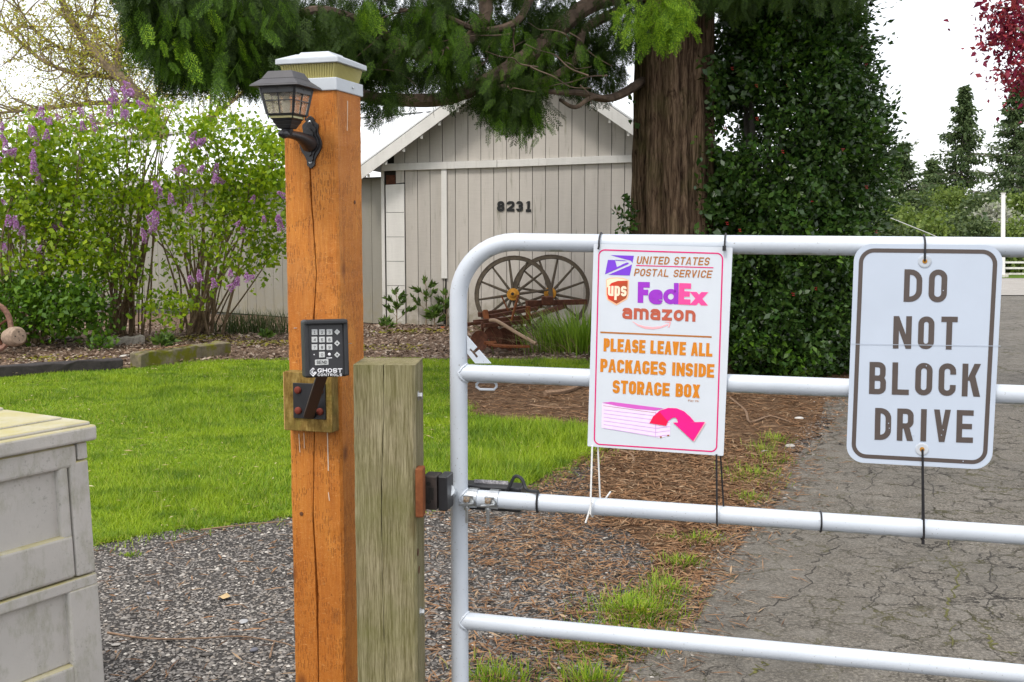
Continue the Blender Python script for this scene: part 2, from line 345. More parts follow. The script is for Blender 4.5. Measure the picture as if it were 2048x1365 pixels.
def glyph(c, w, h, t):
    """one letter as convex polygons; cap height h, width w, stroke t"""
    L, Rr, B, T, m = t / 2, w - t / 2, t / 2, h - t / 2, h / 2
    r = (Rr - L) / 2 * .999; xh = h * .72; X = xh - t / 2; out = []
    def rb(pts, rad=0, closed=False): out.extend(ribbon(rnd_corners(pts, rad, closed) if np.max(rad) > 0 else pts, t, closed))
    def V(x, a=0., b=h): out.append([(x - t / 2, a), (x + t / 2, a), (x + t / 2, b), (x - t / 2, b)])
    def H(y, a=0., b=w): out.append([(a, y - t / 2), (b, y - t / 2), (b, y + t / 2), (a, y + t / 2)])
    def D(x0, y0, x1, y1, k=1.): out.append([(x0 - t * k / 2, y0), (x0 + t * k / 2, y0), (x1 + t * k / 2, y1), (x1 - t * k / 2, y1)])
    if c in 'O0': rb([(L, B), (Rr, B), (Rr, T), (L, T)], r, True)
    elif c == 'D': V(L); rb([(L, B), (Rr, B), (Rr, T), (L, T)], min(r * 1.5, (T - B) / 2))
    elif c == 'N': V(L * .92); V(w - L * .92); D(L * .9, h, w - L * .9, 0, .95)
    elif c == 'T': V(w / 2); H(T)
    elif c == 'B': V(L); rb([(L, T), (Rr * .96, T), (Rr * .96, m), (L, m)], r * .8); rb([(L, m), (Rr, m), (Rr, B), (L, B)], r * .8)
    elif c == 'L': V(L); H(B)
    elif c == 'C': rb([(Rr, h * .66), (Rr, T), (L, T), (L, B), (Rr, B), (Rr, h * .34)], r)
    elif c == 'G': rb([(Rr, h * .68), (Rr, T), (L, T), (L, B), (Rr, B), (Rr, m)], r); H(m - t / 2, w * .55, w)
    elif c == 'K': V(L); D(w * .42, h * .48, w - t * .55, h, 1.1); D(w * .42 + t * .35, h * .62, w - t * .55, 0, 1.15)
    elif c == 'R': V(L); rb([(L, T), (Rr, T), (Rr, h * .46), (L, h * .46)], r * .9); D(w * .55, h * .46, w - t * .55, 0, 1.1)
    elif c == 'P': V(L); rb([(L, T), (Rr, T), (Rr, h * .42), (L, h * .42)], r * .9)
    elif c == 'I': V(w / 2)
    elif c == 'V': D(t * .48, h, w / 2, 0, .98); D(w - t * .48, h, w / 2, 0, .98)
    elif c == 'E': V(L); H(B); H(m, 0, w * .92); H(T)
    elif c == 'F': V(L); H(m, 0, w * .88); H(T)
    elif c == 'A': D(t * .42, 0, w / 2 - t * .08, h, .85); D(w - t * .42, 0, w / 2 + t * .08, h, .85); out.append([(w * .2, h * .2), (w * .8, h * .2), (w * .74, h * .2 + t * .5), (w * .26, h * .2 + t * .5)])
    elif c == 'X': D(t * .55, 0, w - t * .55, h, 1.02); D(t * .55, h, w - t * .55, 0, 1.02)
    elif c == 'U': rb([(L, h), (L, B), (Rr, B), (Rr, h)], r)
    elif c == 'H': V(L); V(Rr); H(m)
    elif c in 'S5': rb([(Rr, h * .70), (Rr, T), (L, T), (L, m), (Rr, m), (Rr, B), (L, B), (L, h * .30)], [0, r, r, r * .8, r * .8, r, r, 0] if c == 'S' else [0, 0, 0, 0, r, r, r, 0])
    elif c == '8': rb([(L * 1.15, m), (Rr * .96, m), (Rr * .96, T), (L * 1.15, T)], r * .9, True); rb([(L, B), (Rr, B), (Rr, m), (L, m)], r, True)
    elif c == '2': rb([(L, h * .68), (L, T), (Rr, T), (Rr, h * .56), (L, B)], [0, r, r, r * .6, 0]); H(B)
    elif c == '3': rb([(L, h * .72), (L, T), (Rr * .97, T), (Rr * .97, m), (w * .35, m)], [0, r, r, r * .7, 0]); rb([(w * .35, m), (Rr, m), (Rr, B), (L, B), (L, h * .28)], [0, r * .8, r, r, 0])
    elif c == '1': V(w / 2); out.append([(w * .12, h * .74), (w * .5, h * .86), (w * .5, h), (w * .12, h * .84)]); H(t * .3, w * .12, w * .88)
    elif c == '4': V(Rr - t * .2); H(h * .3); D(t * .5, h * .3, Rr - t * .3, h, 1.)
    elif c == '6': rb([(L, B), (Rr, B), (Rr, h * .55), (L, h * .55)], r, True); rb([(L, h * .3), (L, T), (Rr, T)], r)
    elif c == '9': rb([(L, h * .45), (Rr, h * .45), (Rr, T), (L, T)], r, True); rb([(Rr, h * .7), (Rr, B), (L, B)], r)
    elif c == '7': H(T); D(w * .3, 0, w - t * .5, h - t * .5, 1.)
    elif c == 'o': rb([(L, B), (Rr, B), (Rr, X), (L, X)], r, True)
    elif c == 'a': rb([(L, xh * .68), (L, X), (Rr, X), (Rr, 0)], [0, r * .8, r * .8, 0]); rb([(Rr, xh * .56), (L, xh * .56), (L, B), (Rr, B)], [0, r * .6, r * .6, 0])
    elif c == 'm': V(L, 0, xh); rb([(L, X), (w / 2, X), (w / 2, 0)], r * .5); rb([(w / 2, X), (Rr, X), (Rr, 0)], r * .5)
    elif c == 'n': V(L, 0, xh); rb([(L, X), (Rr, X), (Rr, 0)], r)
    elif c == 'u': V(Rr, 0, xh); rb([(L, xh), (L, B), (Rr, B)], r)
    elif c == 'z': H(B); H(X); D(t * .7, t * .5, w - t * .7, xh - t * .5, 1.2)
    elif c == 'e': rb([(Rr, xh * .28), (Rr, B), (L, B), (L, X), (Rr, X), (Rr, xh * .5), (L, xh * .5)], [0, r, r, r, r, 0, 0])
    elif c == 'd': V(Rr); rb([(L, B), (Rr, B), (Rr, X), (L, X)], r, True)
    elif c == 'p': V(L, -h * .28, xh); rb([(L, B), (Rr, B), (Rr, X), (L, X)], r, True)
    elif c == 's': rb([(Rr, xh * .7), (Rr, X), (L, X), (L, xh / 2), (Rr, xh / 2), (Rr, B), (L, B), (L, xh * .3)], [0, r * .8, r * .8, r * .6, r * .6, r * .8, r * .8, 0])
    elif c == 'x': t *= 1.; D(t * .6, 0, w - t * .6, xh, 1.25); D(t * .6, xh, w - t * .6, 0, 1.25)
    elif c == 'l': V(w / 2)
    elif c == 'k': V(L); D(w * .4, xh * .5, w - t * .5, xh, 1.); D(w * .4, xh * .5, w - t * .5, 0, 1.)
    elif c == 'y': D(t * .5, xh, w / 2, 0, 1.); D(w - t * .5, xh, w * .3, -h * .25, 1.)
    return out
WID = {'I': .5, '1': .7, ' ': .55, 'm': 1.5, 'l': .4, 'A': 1.1, 'X': 1.05, 'N': 1.12, 'K': 1.05, 'i': .4}
def write(fr, text, bl, br, top, t, name, mat, parent, gap=.18, slant=0., z=.0006, sub=None, up=False):
    """text on a frame between photo points: baseline left, baseline right, a point on the cap line"""
    a = np.array(fr.loc(*bl)); b = np.array(fr.loc(*br)); hh = abs(fr.loc(*top)[1] - a[1])
    ux = nrm(b - a); uy = np.array([-ux[1], ux[0]]); Wd = np.linalg.norm(b - a)
    adv = [WID.get(c, 1.) for c in text]; tot = sum(adv) + gap * (len(text) - 1); k = Wd / tot
    mb = MB(); x = 0.; n = 0
    for c, ad in zip(text, adv):
        gw = ad * k
        tt = t * hh if c != 'I' else min(t * hh, gw)
        for poly in glyph(c, gw if c != 'I' else max(gw, tt), hh, min(tt, gw * .49) if c not in 'I1l' else tt):
            n += 1
            q = [a + ux * (x + px_ + slant * py_) + uy * py_ for px_, py_ in poly]
            mb.flat(q, fr, z + (n % 9) * .00004)
        x += (ad + gap) * k
    return mb.build(name, mat, parent, world=True)
def poly_px(fr, pts, name, mat, parent, z=.0005, holes=None, th=None):
    mb = MB(); q = [fr.loc(*p) for p in pts]
    if th: mb.prism(q, fr, 0, th)
    else: mb.flat(q, fr, z)
    return mb.build(name, mat, parent, world=True)
def line_px(fr, pts, t, name, mat, parent, z=.0005, closed=False, rad=0.):
    q = [np.array(fr.loc(*p)) for p in pts]; q = rnd_corners(q, rad, closed, 8) if rad else q
    mb = MB()
    for p in ribbon(q, t, closed): mb.flat(p, fr, z)
    return mb.build(name, mat, parent, world=True)

# ================================================================ scatter helpers
def inpoly(P, poly):
    x, y = P[:, 0], P[:, 1]; r = np.zeros(len(P), bool); n = len(poly)
    for i in range(n):
        x0, y0 = poly[i][:2]; x1, y1 = poly[(i + 1) % n][:2]
        c = ((y0 > y) != (y1 > y)) & (x < (x1 - x0) * (y - y0) / ((y1 - y0) if y1 != y0 else 1e-9) + x0); r ^= c
    return r
def unit(n):
    v = rng.normal(size=(n, 3)); return v / np.linalg.norm(v, axis=1)[:, None]
def leaves(P, size, out=None, droop=.3, wid=.55, fold=.15, jitter=.45):
    """folded rhombic leaves: (V, quads). out = preferred pointing direction per leaf"""
    n = len(P); d = unit(n)
    if out is not None: d = d * .8 + out
    d[:, 2] -= droop; d /= np.linalg.norm(d, axis=1)[:, None]
    s = np.cross(d, unit(n)); s /= np.linalg.norm(s, axis=1)[:, None] + 1e-9; u = np.cross(s, d)
    L = (size * (1 + jitter * (rng.random(n) * 2 - 1)))[:, None]
    V = np.stack([P, P + d * L * .45 + s * L * wid / 2 + u * L * fold, P + d * L, P + d * L * .45 - s * L * wid / 2 + u * L * fold], 1).reshape(-1, 3)
    return V, np.arange(4 * n).reshape(-1, 4)
def blades(P, h, w, lean, segs=3, droop=.6, jit=.4, dirs=None):
    """curved grass blades: quads + tip"""
    n = len(P); a = rng.random(n) * 2 * math.pi if dirs is None else dirs; d = np.stack([np.cos(a), np.sin(a), np.zeros(n)], 1)
    b = a + math.pi / 2 + rng.normal(size=n) * .5; s = np.stack([np.cos(b), np.sin(b), np.zeros(n)], 1)
    H = (h * (1 - jit * rng.random(n)))[:, None]; ln = (lean * (.3 + rng.random(n)))[:, None]
    rows = []
    for k in range(segs + 1):
        t = k / segs; c = P + d * H * ln * t ** 1.7 + np.array([0, 0, 1.]) * H * (t - droop * ln * .5 * t ** 2.6)
        ww = (w if np.ndim(w) else np.full(n, w))[:, None] * (1 - t) ** .7 if k == segs else (w if np.ndim(w) else np.full(n, w))[:, None] * (1 - .55 * t)
        rows += [c - s * ww / 2, c + s * ww / 2]
    V = np.stack(rows, 1); m = 2 * (segs + 1); base = np.arange(n)[:, None] * m
    Fq = np.concatenate([base + np.array([[2 * k, 2 * k + 1, 2 * k + 3, 2 * k + 2]]) for k in range(segs)])
    return V.reshape(-1, 3), Fq
def instances(tv, tf, P, Mx):
    """template verts tv (k,3), faces tf (m,j); places P (n,3), matrices Mx (n,3,3)"""
    V = np.einsum('nij,kj->nki', Mx, tv) + P[:, None, :]; n = len(P); k = len(tv)
    return V.reshape(-1, 3), (np.asarray(tf)[None] + (np.arange(n) * k)[:, None, None]).reshape(-1, np.asarray(tf).shape[1])
def rotz_mats(a, S):
    c, s = np.cos(a), np.sin(a); z = np.zeros_like(a); o = np.ones_like(a)
    return np.stack([np.stack([c, -s, z], 1), np.stack([s, c, z], 1), np.stack([z, z, o], 1)], 1) * S[:, None, :]
OCT_V = np.array([[1, 0, 0], [.3, .9, .1], [-.8, .5, 0], [-.9, -.4, .1], [.2, -1, 0], [.1, .05, .8], [0, 0, -.6]], float)
OCT_F = np.array([[0, 1, 5], [1, 2, 5], [2, 3, 5], [3, 4, 5], [4, 0, 5], [1, 0, 6], [2, 1, 6], [3, 2, 6], [4, 3, 6], [0, 4, 6]])
def join(parts):
    V = []; Fq = []; n = 0
    for v, f in parts: V.append(v); Fq.append(f + n); n += len(v)
    return np.concatenate(V), np.concatenate(Fq)
# ================================================================ THE GROUND
def gz(y):
    t = np.clip((np.asarray(y, float) - 20) / 40, 0, 1); return -1.0 * t * t * (3 - 2 * t) - .5 * np.clip((np.asarray(y, float) - 60) / 120, 0, 1)
M_GROUND = soil('gravelly_soil', (.035, .032, .03), (.085, .078, .072), (.18, .17, .155), 70)
M_LAWNB = soil('lawn_soil', (.10, .15, .012), (.16, .24, .014), (.22, .29, .02), 18)
M_BED = soil('bark_mulch', (.07, .045, .03), (.17, .115, .08), (.33, .25, .19), 24)
M_NEED = soil('needle_litter', (.055, .032, .02), (.13, .078, .045), (.23, .15, .085), 26)
M_LOT = soil('pale_gravel_lot', (.22, .20, .18), (.33, .31, .28), (.44, .42, .39), 8)
M_FIELD = soil('field_green', (.06, .11, .015), (.10, .17, .02), (.16, .22, .03), 1.5)
def sheet(name, xs_rows, ys, dz, mat, kind='structure'):
    """rows of equal length at each y; z follows the terrain plus dz"""
    V = []; k = len(xs_rows[0])
    for xs, y in zip(xs_rows, ys):
        for x in xs: V.append((x, y, float(gz(y)) + dz))
    n = len(ys); Fq = [(i * k + j, i * k + j + 1, (i + 1) * k + j + 1, (i + 1) * k + j) for i in range(n - 1) for j in range(k - 1)]
    o = fast(name, np.array(V), [np.array(Fq)], mat, kind=kind); return o
gys = [-40, -5, 0, 3, 6, 10, 15, 20] + list(range(22, 62, 2)) + [70, 90, 120, 180, 300, 700, 2500]
gxs = [-2500, -400, -60, -20, -10, -5, 0, 5, 10, 20, 60, 400, 2500]
sheet('ground', [gxs] * len(gys), gys, 0., M_GROUND)
def gpoly(pts): return [GP(*p)[:2] for p in pts]
def fill(name, poly, z, mat):
    P = np.array([[x, y, z] for x, y in poly]); me = bpy.data.meshes.new(name); me.from_pydata([tuple(p) for p in P], [], [tuple(range(len(P)))]); me.materials.append(mat)
    o = bpy.data.objects.new(name, me); link(o); o['kind'] = 'structure'; return o
def wobble(poly, step=.12, amp=.035):
    out = []
    for i in range(len(poly)):
        a = np.asarray(poly[i]); b = np.asarray(poly[(i + 1) % len(poly)]); n = max(1, int(np.linalg.norm(b - a) / step))
        for k in range(n): out.append(a + (b - a) * k / n + rng.normal(size=2) * (amp if k else amp * .4))
    return out
LAWN = gpoly([(-60, 1128), (195, 1088), (330, 1064), (580, 1034), (760, 1015), (900, 1003), (1000, 985), (1060, 965), (1110, 940), (1165, 915), (1230, 885), (1174, 861), (1097, 849), (1054, 852), (986, 842), (940, 830), (905, 800), (915, 765), (960, 748), (1080, 742), (1190, 742), (1260, 738), (1260, 724), (993, 722), (899, 720), (738, 721), (580, 718), (440, 723), (250, 738), (0, 754), (-200, 772)])
LAWN = LAWN + [np.array([-8.5, 8.5]), np.array([-7.5, 4.4])]
LAWNW = wobble(LAWN, .1, .05); fill('lawn', LAWNW, .004, M_LAWNB)
BED = gpoly([(-300, 790), (0, 754), (250, 738), (440, 723), (738, 721), (993, 722), (1260, 724), (1330, 715), (1400, 690)]) + [np.array([3.6, 17.2]), np.array([-11, 21]), np.array([-14, 16])]
fill('planting_bed', BED, .006, M_BED)
NEED = gpoly([(905, 800), (915, 765), (960, 748), (1260, 738), (1330, 715), (1420, 690), (1640, 690), (1800, 700), (1668, 805), (1613, 880), (1559, 963), (1529, 1016), (1438, 1084), (1405, 1160), (1399, 1185), (1340, 1180), (1250, 1060), (1200, 1010), (1180, 960), (1190, 925), (1240, 885), (1174, 861), (1097, 849), (1054, 852), (986, 842), (940, 830)])
fill('needle_covered_ground', wobble(NEED, .12, .05), .009, M_NEED)
# driveway: left edge read off the photograph, right edge beyond the frame
dl = [GP(x, y)[:2] for x, y in [(1225, 1365), (1290, 1320), (1348, 1262), (1372, 1205), (1405, 1160), (1438, 1084), (1529, 1016), (1559, 963), (1582, 907), (1613, 880), (1645, 840), (1668, 805), (1720, 745), (1770, 700), (1830, 650), (1880, 615)]]
dl = [np.array([-.15, 1.]), np.array([.1, 2.6])] + dl
ex, ey = np.array([p[0] for p in dl]), np.array([p[1] for p in dl])
DY = np.concatenate([np.arange(1, 9, .06), np.arange(9, 20, .25), np.arange(20, 27, 1.)])
def edge_x(y): return np.interp(y, ey, ex)
_je = np.interp(DY, np.arange(0, 30, .13), rng.normal(size=231) * .045) + np.interp(DY, np.arange(0, 30, .6), rng.normal(size=50) * .05)
drv = sheet('driveway', [[edge_x(y) + j + t * (16 - edge_x(y) - j) for t in (0, .05, .3, .6, 1)] for y, j in zip(DY, _je)], DY, .011, M_ASPH)
M_CRK = plain('open_crack', (.030, .026, .021), .95); M_CRKM = plain('mossy_crack', (.075, .072, .014), .95, var=.5, scale=25)
for mossy_, pts in ((0, [(1378, 1256), (1440, 1243), (1500, 1232), (1560, 1208), (1612, 1186), (1622, 1150), (1640, 1122), (1668, 1108), (1672, 1075)]), (1, [(1893, 1085), (1905, 1130), (1911, 1165), (1908, 1196), (1893, 1212), (1903, 1250), (1904, 1300)]), (0, [(1722, 1240), (1762, 1190), (1765, 1165), (1800, 1145), (1830, 1140)]),
                    (1, [(1500, 1362), (1512, 1345), (1530, 1332)]), (0, [(1985, 1110), (1978, 1150), (1990, 1190), (1975, 1215), (1990, 1240), (2010, 1235)]), (1, [(1960, 1270), (1985, 1290), (1998, 1310), (2040, 1315)]), (0, [(1700, 1000), (1740, 975), (1760, 945)]), (0, [(1870, 1000), (1860, 960), (1885, 935)])):
    W = smooth_curve([GP(*p) for p in pts], 5); W = [w[:2] + rng.normal(size=2) * .012 for w in W]; m_ = MB()
    for i, (a_, b_) in enumerate(zip(W[:-1], W[1:])):
        if random.random() < .12: continue
        for q in ribbon([a_, (a_ + b_) / 2 + rng.normal(size=2) * .006, b_], (.010 if mossy_ else .0055) * random.uniform(.35, 1.15)): m_.add([(p[0], p[1], .0125 + i * .00002) for p in q], [(0, 1, 2, 3)])
    m_.build('long_crack', M_CRKM if mossy_ else M_CRK, drv)
edgeQ = lambda n, s: (lambda y: np.column_stack([edge_x(y) + rng.normal(size=n) * s + .03, y]))(1. + 10.5 * rng.random(n) ** 1.3)
LY = list(range(26, 58, 2)); sheet('gravel_lot', [[7.5, 12, 20, 45]] * len(LY), LY, .03, M_LOT)
FY = list(range(56, 140, 6)); sheet('field', [[-60, 0, 20, 60, 150]] * len(FY), FY, .05, M_FIELD)

# ---- grass, gravel, chips, needles: countless small things, one object each
def grass_mat():
    m = Mt('grass_blade', .5, spec=.3); rnd = m.n('NewGeometry').outputs['Random Per Island']
    c = m.ramp(rnd, [(0., (.08, .18, .006)), (.3, (.165, .285, .010)), (.6, (.25, .38, .014)), (.9, (.34, .43, .03)), (1., (.40, .38, .12))])
    c = m.mix(m.ramp(m.noise(1.1, 4, .65), [(.45, 0.), (.62, .6)]), c, (.34, .45, .018)); c = m.mix(m.ramp(m.noise(2.3, 5, .7, (1, 1.6, 1)), [(.50, 0.), (.62, .8)]), c, (.085, .17, .010))
    m.col(c); tr = m.n('BsdfTranslucent'); m.t.links.new(c, tr.inputs[0]); mx = m.n('MixShader', Fac=.4); m.t.links.new(m.b.outputs[0], mx.inputs[1]); m.t.links.new(tr.outputs[0], mx.inputs[2]); m.t.links.new(mx.outputs[0], m.t.nodes['Material Output'].inputs['Surface']); return m.m
M_BLADE = grass_mat()
def scatter(poly, n):
    P = np.array(poly); lo, hi = P.min(0), P.max(0); Q = lo + rng.random((n, 2)) * (hi - lo); return Q[inpoly(Q, poly)]
Q = scatter(LAWNW, 620000); keep = rng.random(len(Q)) < np.clip((6.2 / Q[:, 1]) ** 1.1, 0, 1); Q = Q[keep]
keep = np.abs(Q[:, 0]) < Q[:, 1] * .5 + 1.2; Q = Q[keep]; Q += rng.normal(size=Q.shape) * .022 * (1 + 2 * (rng.random((len(Q), 1)) < .1))
pn = np.sin(Q[:, 0] * 2.1 + 1.3 * np.sin(Q[:, 1] * 1.7)) * np.sin(Q[:, 1] * 2.6 + Q[:, 0]) ; hs = .045 * (1 + .55 * pn) * (1 + .3 * rng.random(len(Q)))
tall = np.clip((Q[:, 0] + .75) / .8, 0, 1) * (Q[:, 1] < 9); hs *= 1 + .9 * tall
eP = np.array(LAWN[:12]); n = 5200; k = rng.integers(0, 11, n); u = rng.random((n, 1)); eq = eP[k] * (1 - u) + eP[k + 1] * u + rng.normal(size=(n, 2)) * .06 * (.4 + 1.3 * (np.sin(u * 19 + k[:, None] * 3) > 0)); Q = np.concatenate([Q, eq]); hs = np.concatenate([hs, .03 + .03 * rng.random(n)])
V, Fq = blades(np.column_stack([Q, np.full(len(Q), .006)]), hs, .0022 + .00055 * Q[:, 1], np.full(len(Q), .9), segs=1)
fast('lawn_grass', V, [Fq], M_BLADE, kind='stuff'); bpy.data.objects['lawn_grass']['label'] = 'bright green mown lawn grass behind the posts'
def stones(name, Q, s0, s1, mat, z=0., flat=.55):
    n = len(Q); s = s0 + (s1 - s0) * rng.random(n) ** 2.2; S = np.stack([s * (.8 + .5 * rng.random(n)), s * (.6 + .4 * rng.random(n)), s * flat * (.7 + .5 * rng.random(n))], 1) * .5
    V, Fc = instances(OCT_V, OCT_F[:5] if n > 5000 else OCT_F, np.column_stack([Q, np.full(n, z) + S[:, 2] * .4]), rotz_mats(rng.random(n) * 6.28, S)); V += rng.normal(size=V.shape) * .0006
    return fast(name, V, [Fc], mat, kind='stuff')
M_STONE = leafmat('gravel_stone', [(.045, .041, .037), (.10, .091, .083), (.15, .137, .123), (.22, .20, .178), (.13, .118, .108), (.32, .29, .26), (.09, .083, .075), (.27, .23, .19), (.12, .108, .095), (.55, .51, .45)], .8, 0)
GRAV = [np.array(p) for p in [(-3.2, 2.6), (.15, 2.6), (.35, 3.5), (.72, 4.1), (.95, 4.8), (1.5, 6.), (1.9, 7.2), (.9, 8.2), (.35, 6.9), (.1, 6.3), (-1.17, 5.68), (-2.05, 5.2), (-3.4, 4.8)]]
Q = scatter(GRAV, 290000); Q = Q[rng.random(len(Q)) < np.clip((3.7 / Q[:, 1]) ** 1.5, 0, 1)]; Q = Q[rng.random(len(Q)) < np.where((Q[:, 0] > .2) & (Q[:, 1] > 5.2), .45, 1)]
stones('gravel', Q, .008, .021, M_STONE); bpy.data.objects['gravel']['label'] = 'dark grey gravel in front of the lawn'
Q = scatter(GRAV, 420); stones('larger_gravel', Q, .022, .045, M_STONE)['label'] = 'larger pale pebbles among the dark gravel'
def slivers(name, Q, l0, l1, w, mat, z0=.01, zr=.012, tilt=.25):
    n = len(Q); a = rng.random(n) * math.pi; L = (l0 + (l1 - l0) * rng.random(n))[:, None] / 2; d = np.stack([np.cos(a), np.sin(a), rng.normal(size=n) * tilt * .4], 1)
    s = np.stack([-np.sin(a), np.cos(a), rng.normal(size=n) * tilt], 1) * (w * (.5 + rng.random(n)))[:, None] / 2; P = np.column_stack([Q, z0 + zr * rng.random(n)])
    V = np.stack([P - d * L - s * .5, P - s + [0, 0, .002], P + d * L, P + s + [0, 0, .002]], 1).reshape(-1, 3)
    return fast(name, V, [np.arange(4 * n).reshape(-1, 4)], mat, kind='stuff')
LQ = scatter(LAWNW, 3200); LQ = LQ[np.sin(LQ[:, 0] * 2.3 + LQ[:, 1] * 1.9) > -.2]
M_NEEDL = leafmat('dead_needles', [(.10, .045, .02), (.21, .105, .045), (.30, .17, .085), (.14, .07, .03), (.36, .25, .15)], .85, 0)
slivers('lawn_litter', LQ, .02, .07, .006, leafmat('straw', [(.42, .34, .16), (.30, .22, .10), (.50, .44, .26)], .8, 0), .03, .015)['label'] = 'dry straw and clippings lying in the lawn'
Q = scatter(NEED, 60000); Q = Q[rng.random(len(Q)) < np.clip((6 / Q[:, 1]) ** 1.2, 0, 1)]
Q += rng.normal(size=Q.shape) * .10
slivers('needle_litter', Q, .05, .16, .007, M_NEEDL)['label'] = 'reddish brown fallen cedar needles beside the drive'
Q = scatter(GRAV, 90000); w_ = np.clip((Q[:, 0] + .75) / 1.0, .05, 1) * (.72 + .28 * np.sin(Q[:, 0] * 5 + 2 * np.sin(Q[:, 1] * 4))); Q = Q[rng.random(len(Q)) < w_]
slivers('needle_scatter', Q, .03, .10, .0065, M_NEEDL, .011, .012)['label'] = 'fallen needles scattered over the gravel'
stones('edge_gravel', edgeQ(5200, .07), .008, .024, M_STONE, .008)['label'] = 'loose gravel along the crumbled asphalt edge'
slivers('edge_needles', edgeQ(2600, .16), .03, .11, .005, M_NEEDL, .014, .01)['label'] = 'fallen needles along the asphalt edge'
M_CHIP = leafmat('bark_chip', [(.07, .042, .028), (.17, .11, .075), (.28, .20, .145), (.12, .075, .05), (.44, .37, .30), (.22, .13, .075)], .9, 0)
Q = scatter(BED, 90000); Q = Q[(np.abs(Q[:, 0]) < Q[:, 1] * .5 + 1.5) & (Q[:, 1] < 17.3)]
slivers('bark_chips', Q[:30000], .02, .075, .022, M_CHIP, .012, .03, .5)['label'] = 'tan bark chips covering the planting bed'
M_MOSS = leafmat('moss', [(.14, .12, .01), (.20, .15, .012), (.12, .15, .015)], .9, 0)
Q = np.concatenate([GP(x, y)[:2] + rng.normal(size=(140, 2)) * [.35, .16] for x, y in [(370, 680), (330, 683), (420, 678), (110, 722), (520, 690), (560, 690), (770, 700), (800, 668), (860, 665), (40, 690)]])
slivers('moss_patches', Q, .03, .07, .04, M_MOSS, .02, .02, .4)['label'] = 'yellow green moss patches on the planting bed'
# tufts of grass beside the drive
def tuft(px, py, n, h, r, label, ry=None, mat=None, lean=.7, w=.004, name='grass_tuft'):
    c = GP(px, py); ry = ry or r; t = thing(name, label, 'grass tuft', (c[0], c[1], 0), group='grass tufts beside the drive')
    q = rng.normal(size=(n, 2)) * [r * .5, ry * .5]; P = np.column_stack([c[0] + q[:, 0], c[1] + q[:, 1], np.full(n, .004)]); dr = np.arctan2(q[:, 1], q[:, 0]) + rng.normal(size=n) * .9
    V, Fq = blades(P, np.full(n, h), w, np.full(n, lean), 3, dirs=dr); fast('blades', V, [Fq], mat or M_BLADE, t, kind='stuff'); return t
tuft(1215, 1290, 1000, .045, .20, 'large low clover and grass tuft under the bottom rail of the gate', .17)
tuft(1270, 1230, 900, .065, .17, 'grass tuft with a yellow leaf between the lower rails of the gate', .22)
tuft(1330, 1192, 220, .075, .10, 'thin grass tuft at the asphalt edge above the yellow leaf', .2)
tuft(990, 1372, 340, .065, .13, 'grass tuft at the bottom of the picture right of the gate upright')
tuft(1180, 1372, 260, .08, .10, 'grass tuft at the bottom edge of the picture nearest the asphalt')
tuft(1505, 955, 380, .055, .2, 'wide yellow green grass tuft between the two hanging signs', .28)
tuft(1545, 925, 150, .06, .13, 'grass tuft at the asphalt edge close left of the drive sign', .2)
tuft(1505, 1002, 150, .05, .10, 'small flat grass tuft just above the third rail between the signs', .12)
tuft(1400, 1085, 150, .05, .10, 'small grass tuft just below the third rail right of the package sign')
tuft(1365, 1132, 170, .06, .09, 'small grass tuft between the third and bottom rails near the asphalt')
tuft(1550, 885, 110, .08, .10, 'small bright grass tuft on the needles left of the drive sign', .16)
tuft(1525, 905, 90, .09, .10, 'sparse grass tuft on the needles right of the package sign foot', .16)
tuft(1330, 1080, 60, .03, .06, 'tiny grass tuft below the third rail under the package sign')
tuft(1000, 975, 260, .07, .14, 'long grass at the lawn tip right behind the opener arm')
tuft(262, 1113, 60, .02, .04, 'tiny moss green tuft on gravel beside the storage box')
# fallen leaf, twigs, cones, loose stones
def twig(pts, r, label, grp='twigs on the gravel'):
    P = [GP(*p) + np.array([0, 0, r + .004 + .006 * random.random()]) for p in pts]; P = smooth_curve(P, 4); mb = MB().tube(P, [r * (1 - .5 * i / len(P)) for i in range(len(P))], 5)
    o = mb.build('fallen_twig', M_TWIG, smooth=True); return tag(o, label, 'twig', grp)
twig([(215, 1270), (290, 1284), (390, 1285), (480, 1278), (560, 1292), (590, 1300)], .004, 'long thin twig lying on gravel between storage box and orange post')
twig([(400, 1065), (470, 1058), (550, 1050), (580, 1046)], .005, 'thin twig along the lawn edge left of the orange post')
twig([(330, 1092), (380, 1082), (430, 1068)], .004, 'short twig ending at the lawn edge beside the gravel')
twig([(540, 1320), (545, 1300), (550, 1288)], .004, 'short crooked twig close left of the orange post bottom')
twig([(270, 1365), (300, 1345), (312, 1328)], .004, 'short twig at the bottom edge beside the storage box')
twig([(1100, 1245), (1140, 1225), (1180, 1208)], .005, 'reddish twig on gravel just above the bottom rail')
twig([(1460, 800), (1490, 825), (1500, 850), (1540, 838), (1580, 850)], .012, 'crooked bare twig on needle litter under the holly')
twig([(1090, 795), (1130, 790), (1170, 775)], .03, 'surface root crossing bare soil below the second rail')
twig([(1060, 815), (1110, 820), (1165, 818)], .010, 'pale twig on bare soil behind the second rail')
twig([(1235, 905), (1262, 915), (1268, 930)], .010, 'curled pale twig under the package sign foot')
tw = MB()
fl = PX(1287, 1228, 4.15); s_ = .055
tw.add([fl + np.array(v) * s_ for v in [(0, 0, -.5), (.45, -.1, -.25), (.5, 0, .25), (.15, .05, .2), (0, -.05, .6), (-.2, .05, .25), (-.5, -.05, .35), (-.4, .05, -.2), (0, .12, .05)]], [(0, 1, 8), (1, 2, 8), (2, 3, 8), (3, 4, 8), (4, 5, 8), (5, 6, 8), (6, 7, 8), (7, 0, 8)])
tag(tw.build('fallen_leaf', plain('yellow_leaf', (.50, .48, .05), .5)), 'yellow green lobed leaf caught upright in a grass tuft by the drive', 'leaf')
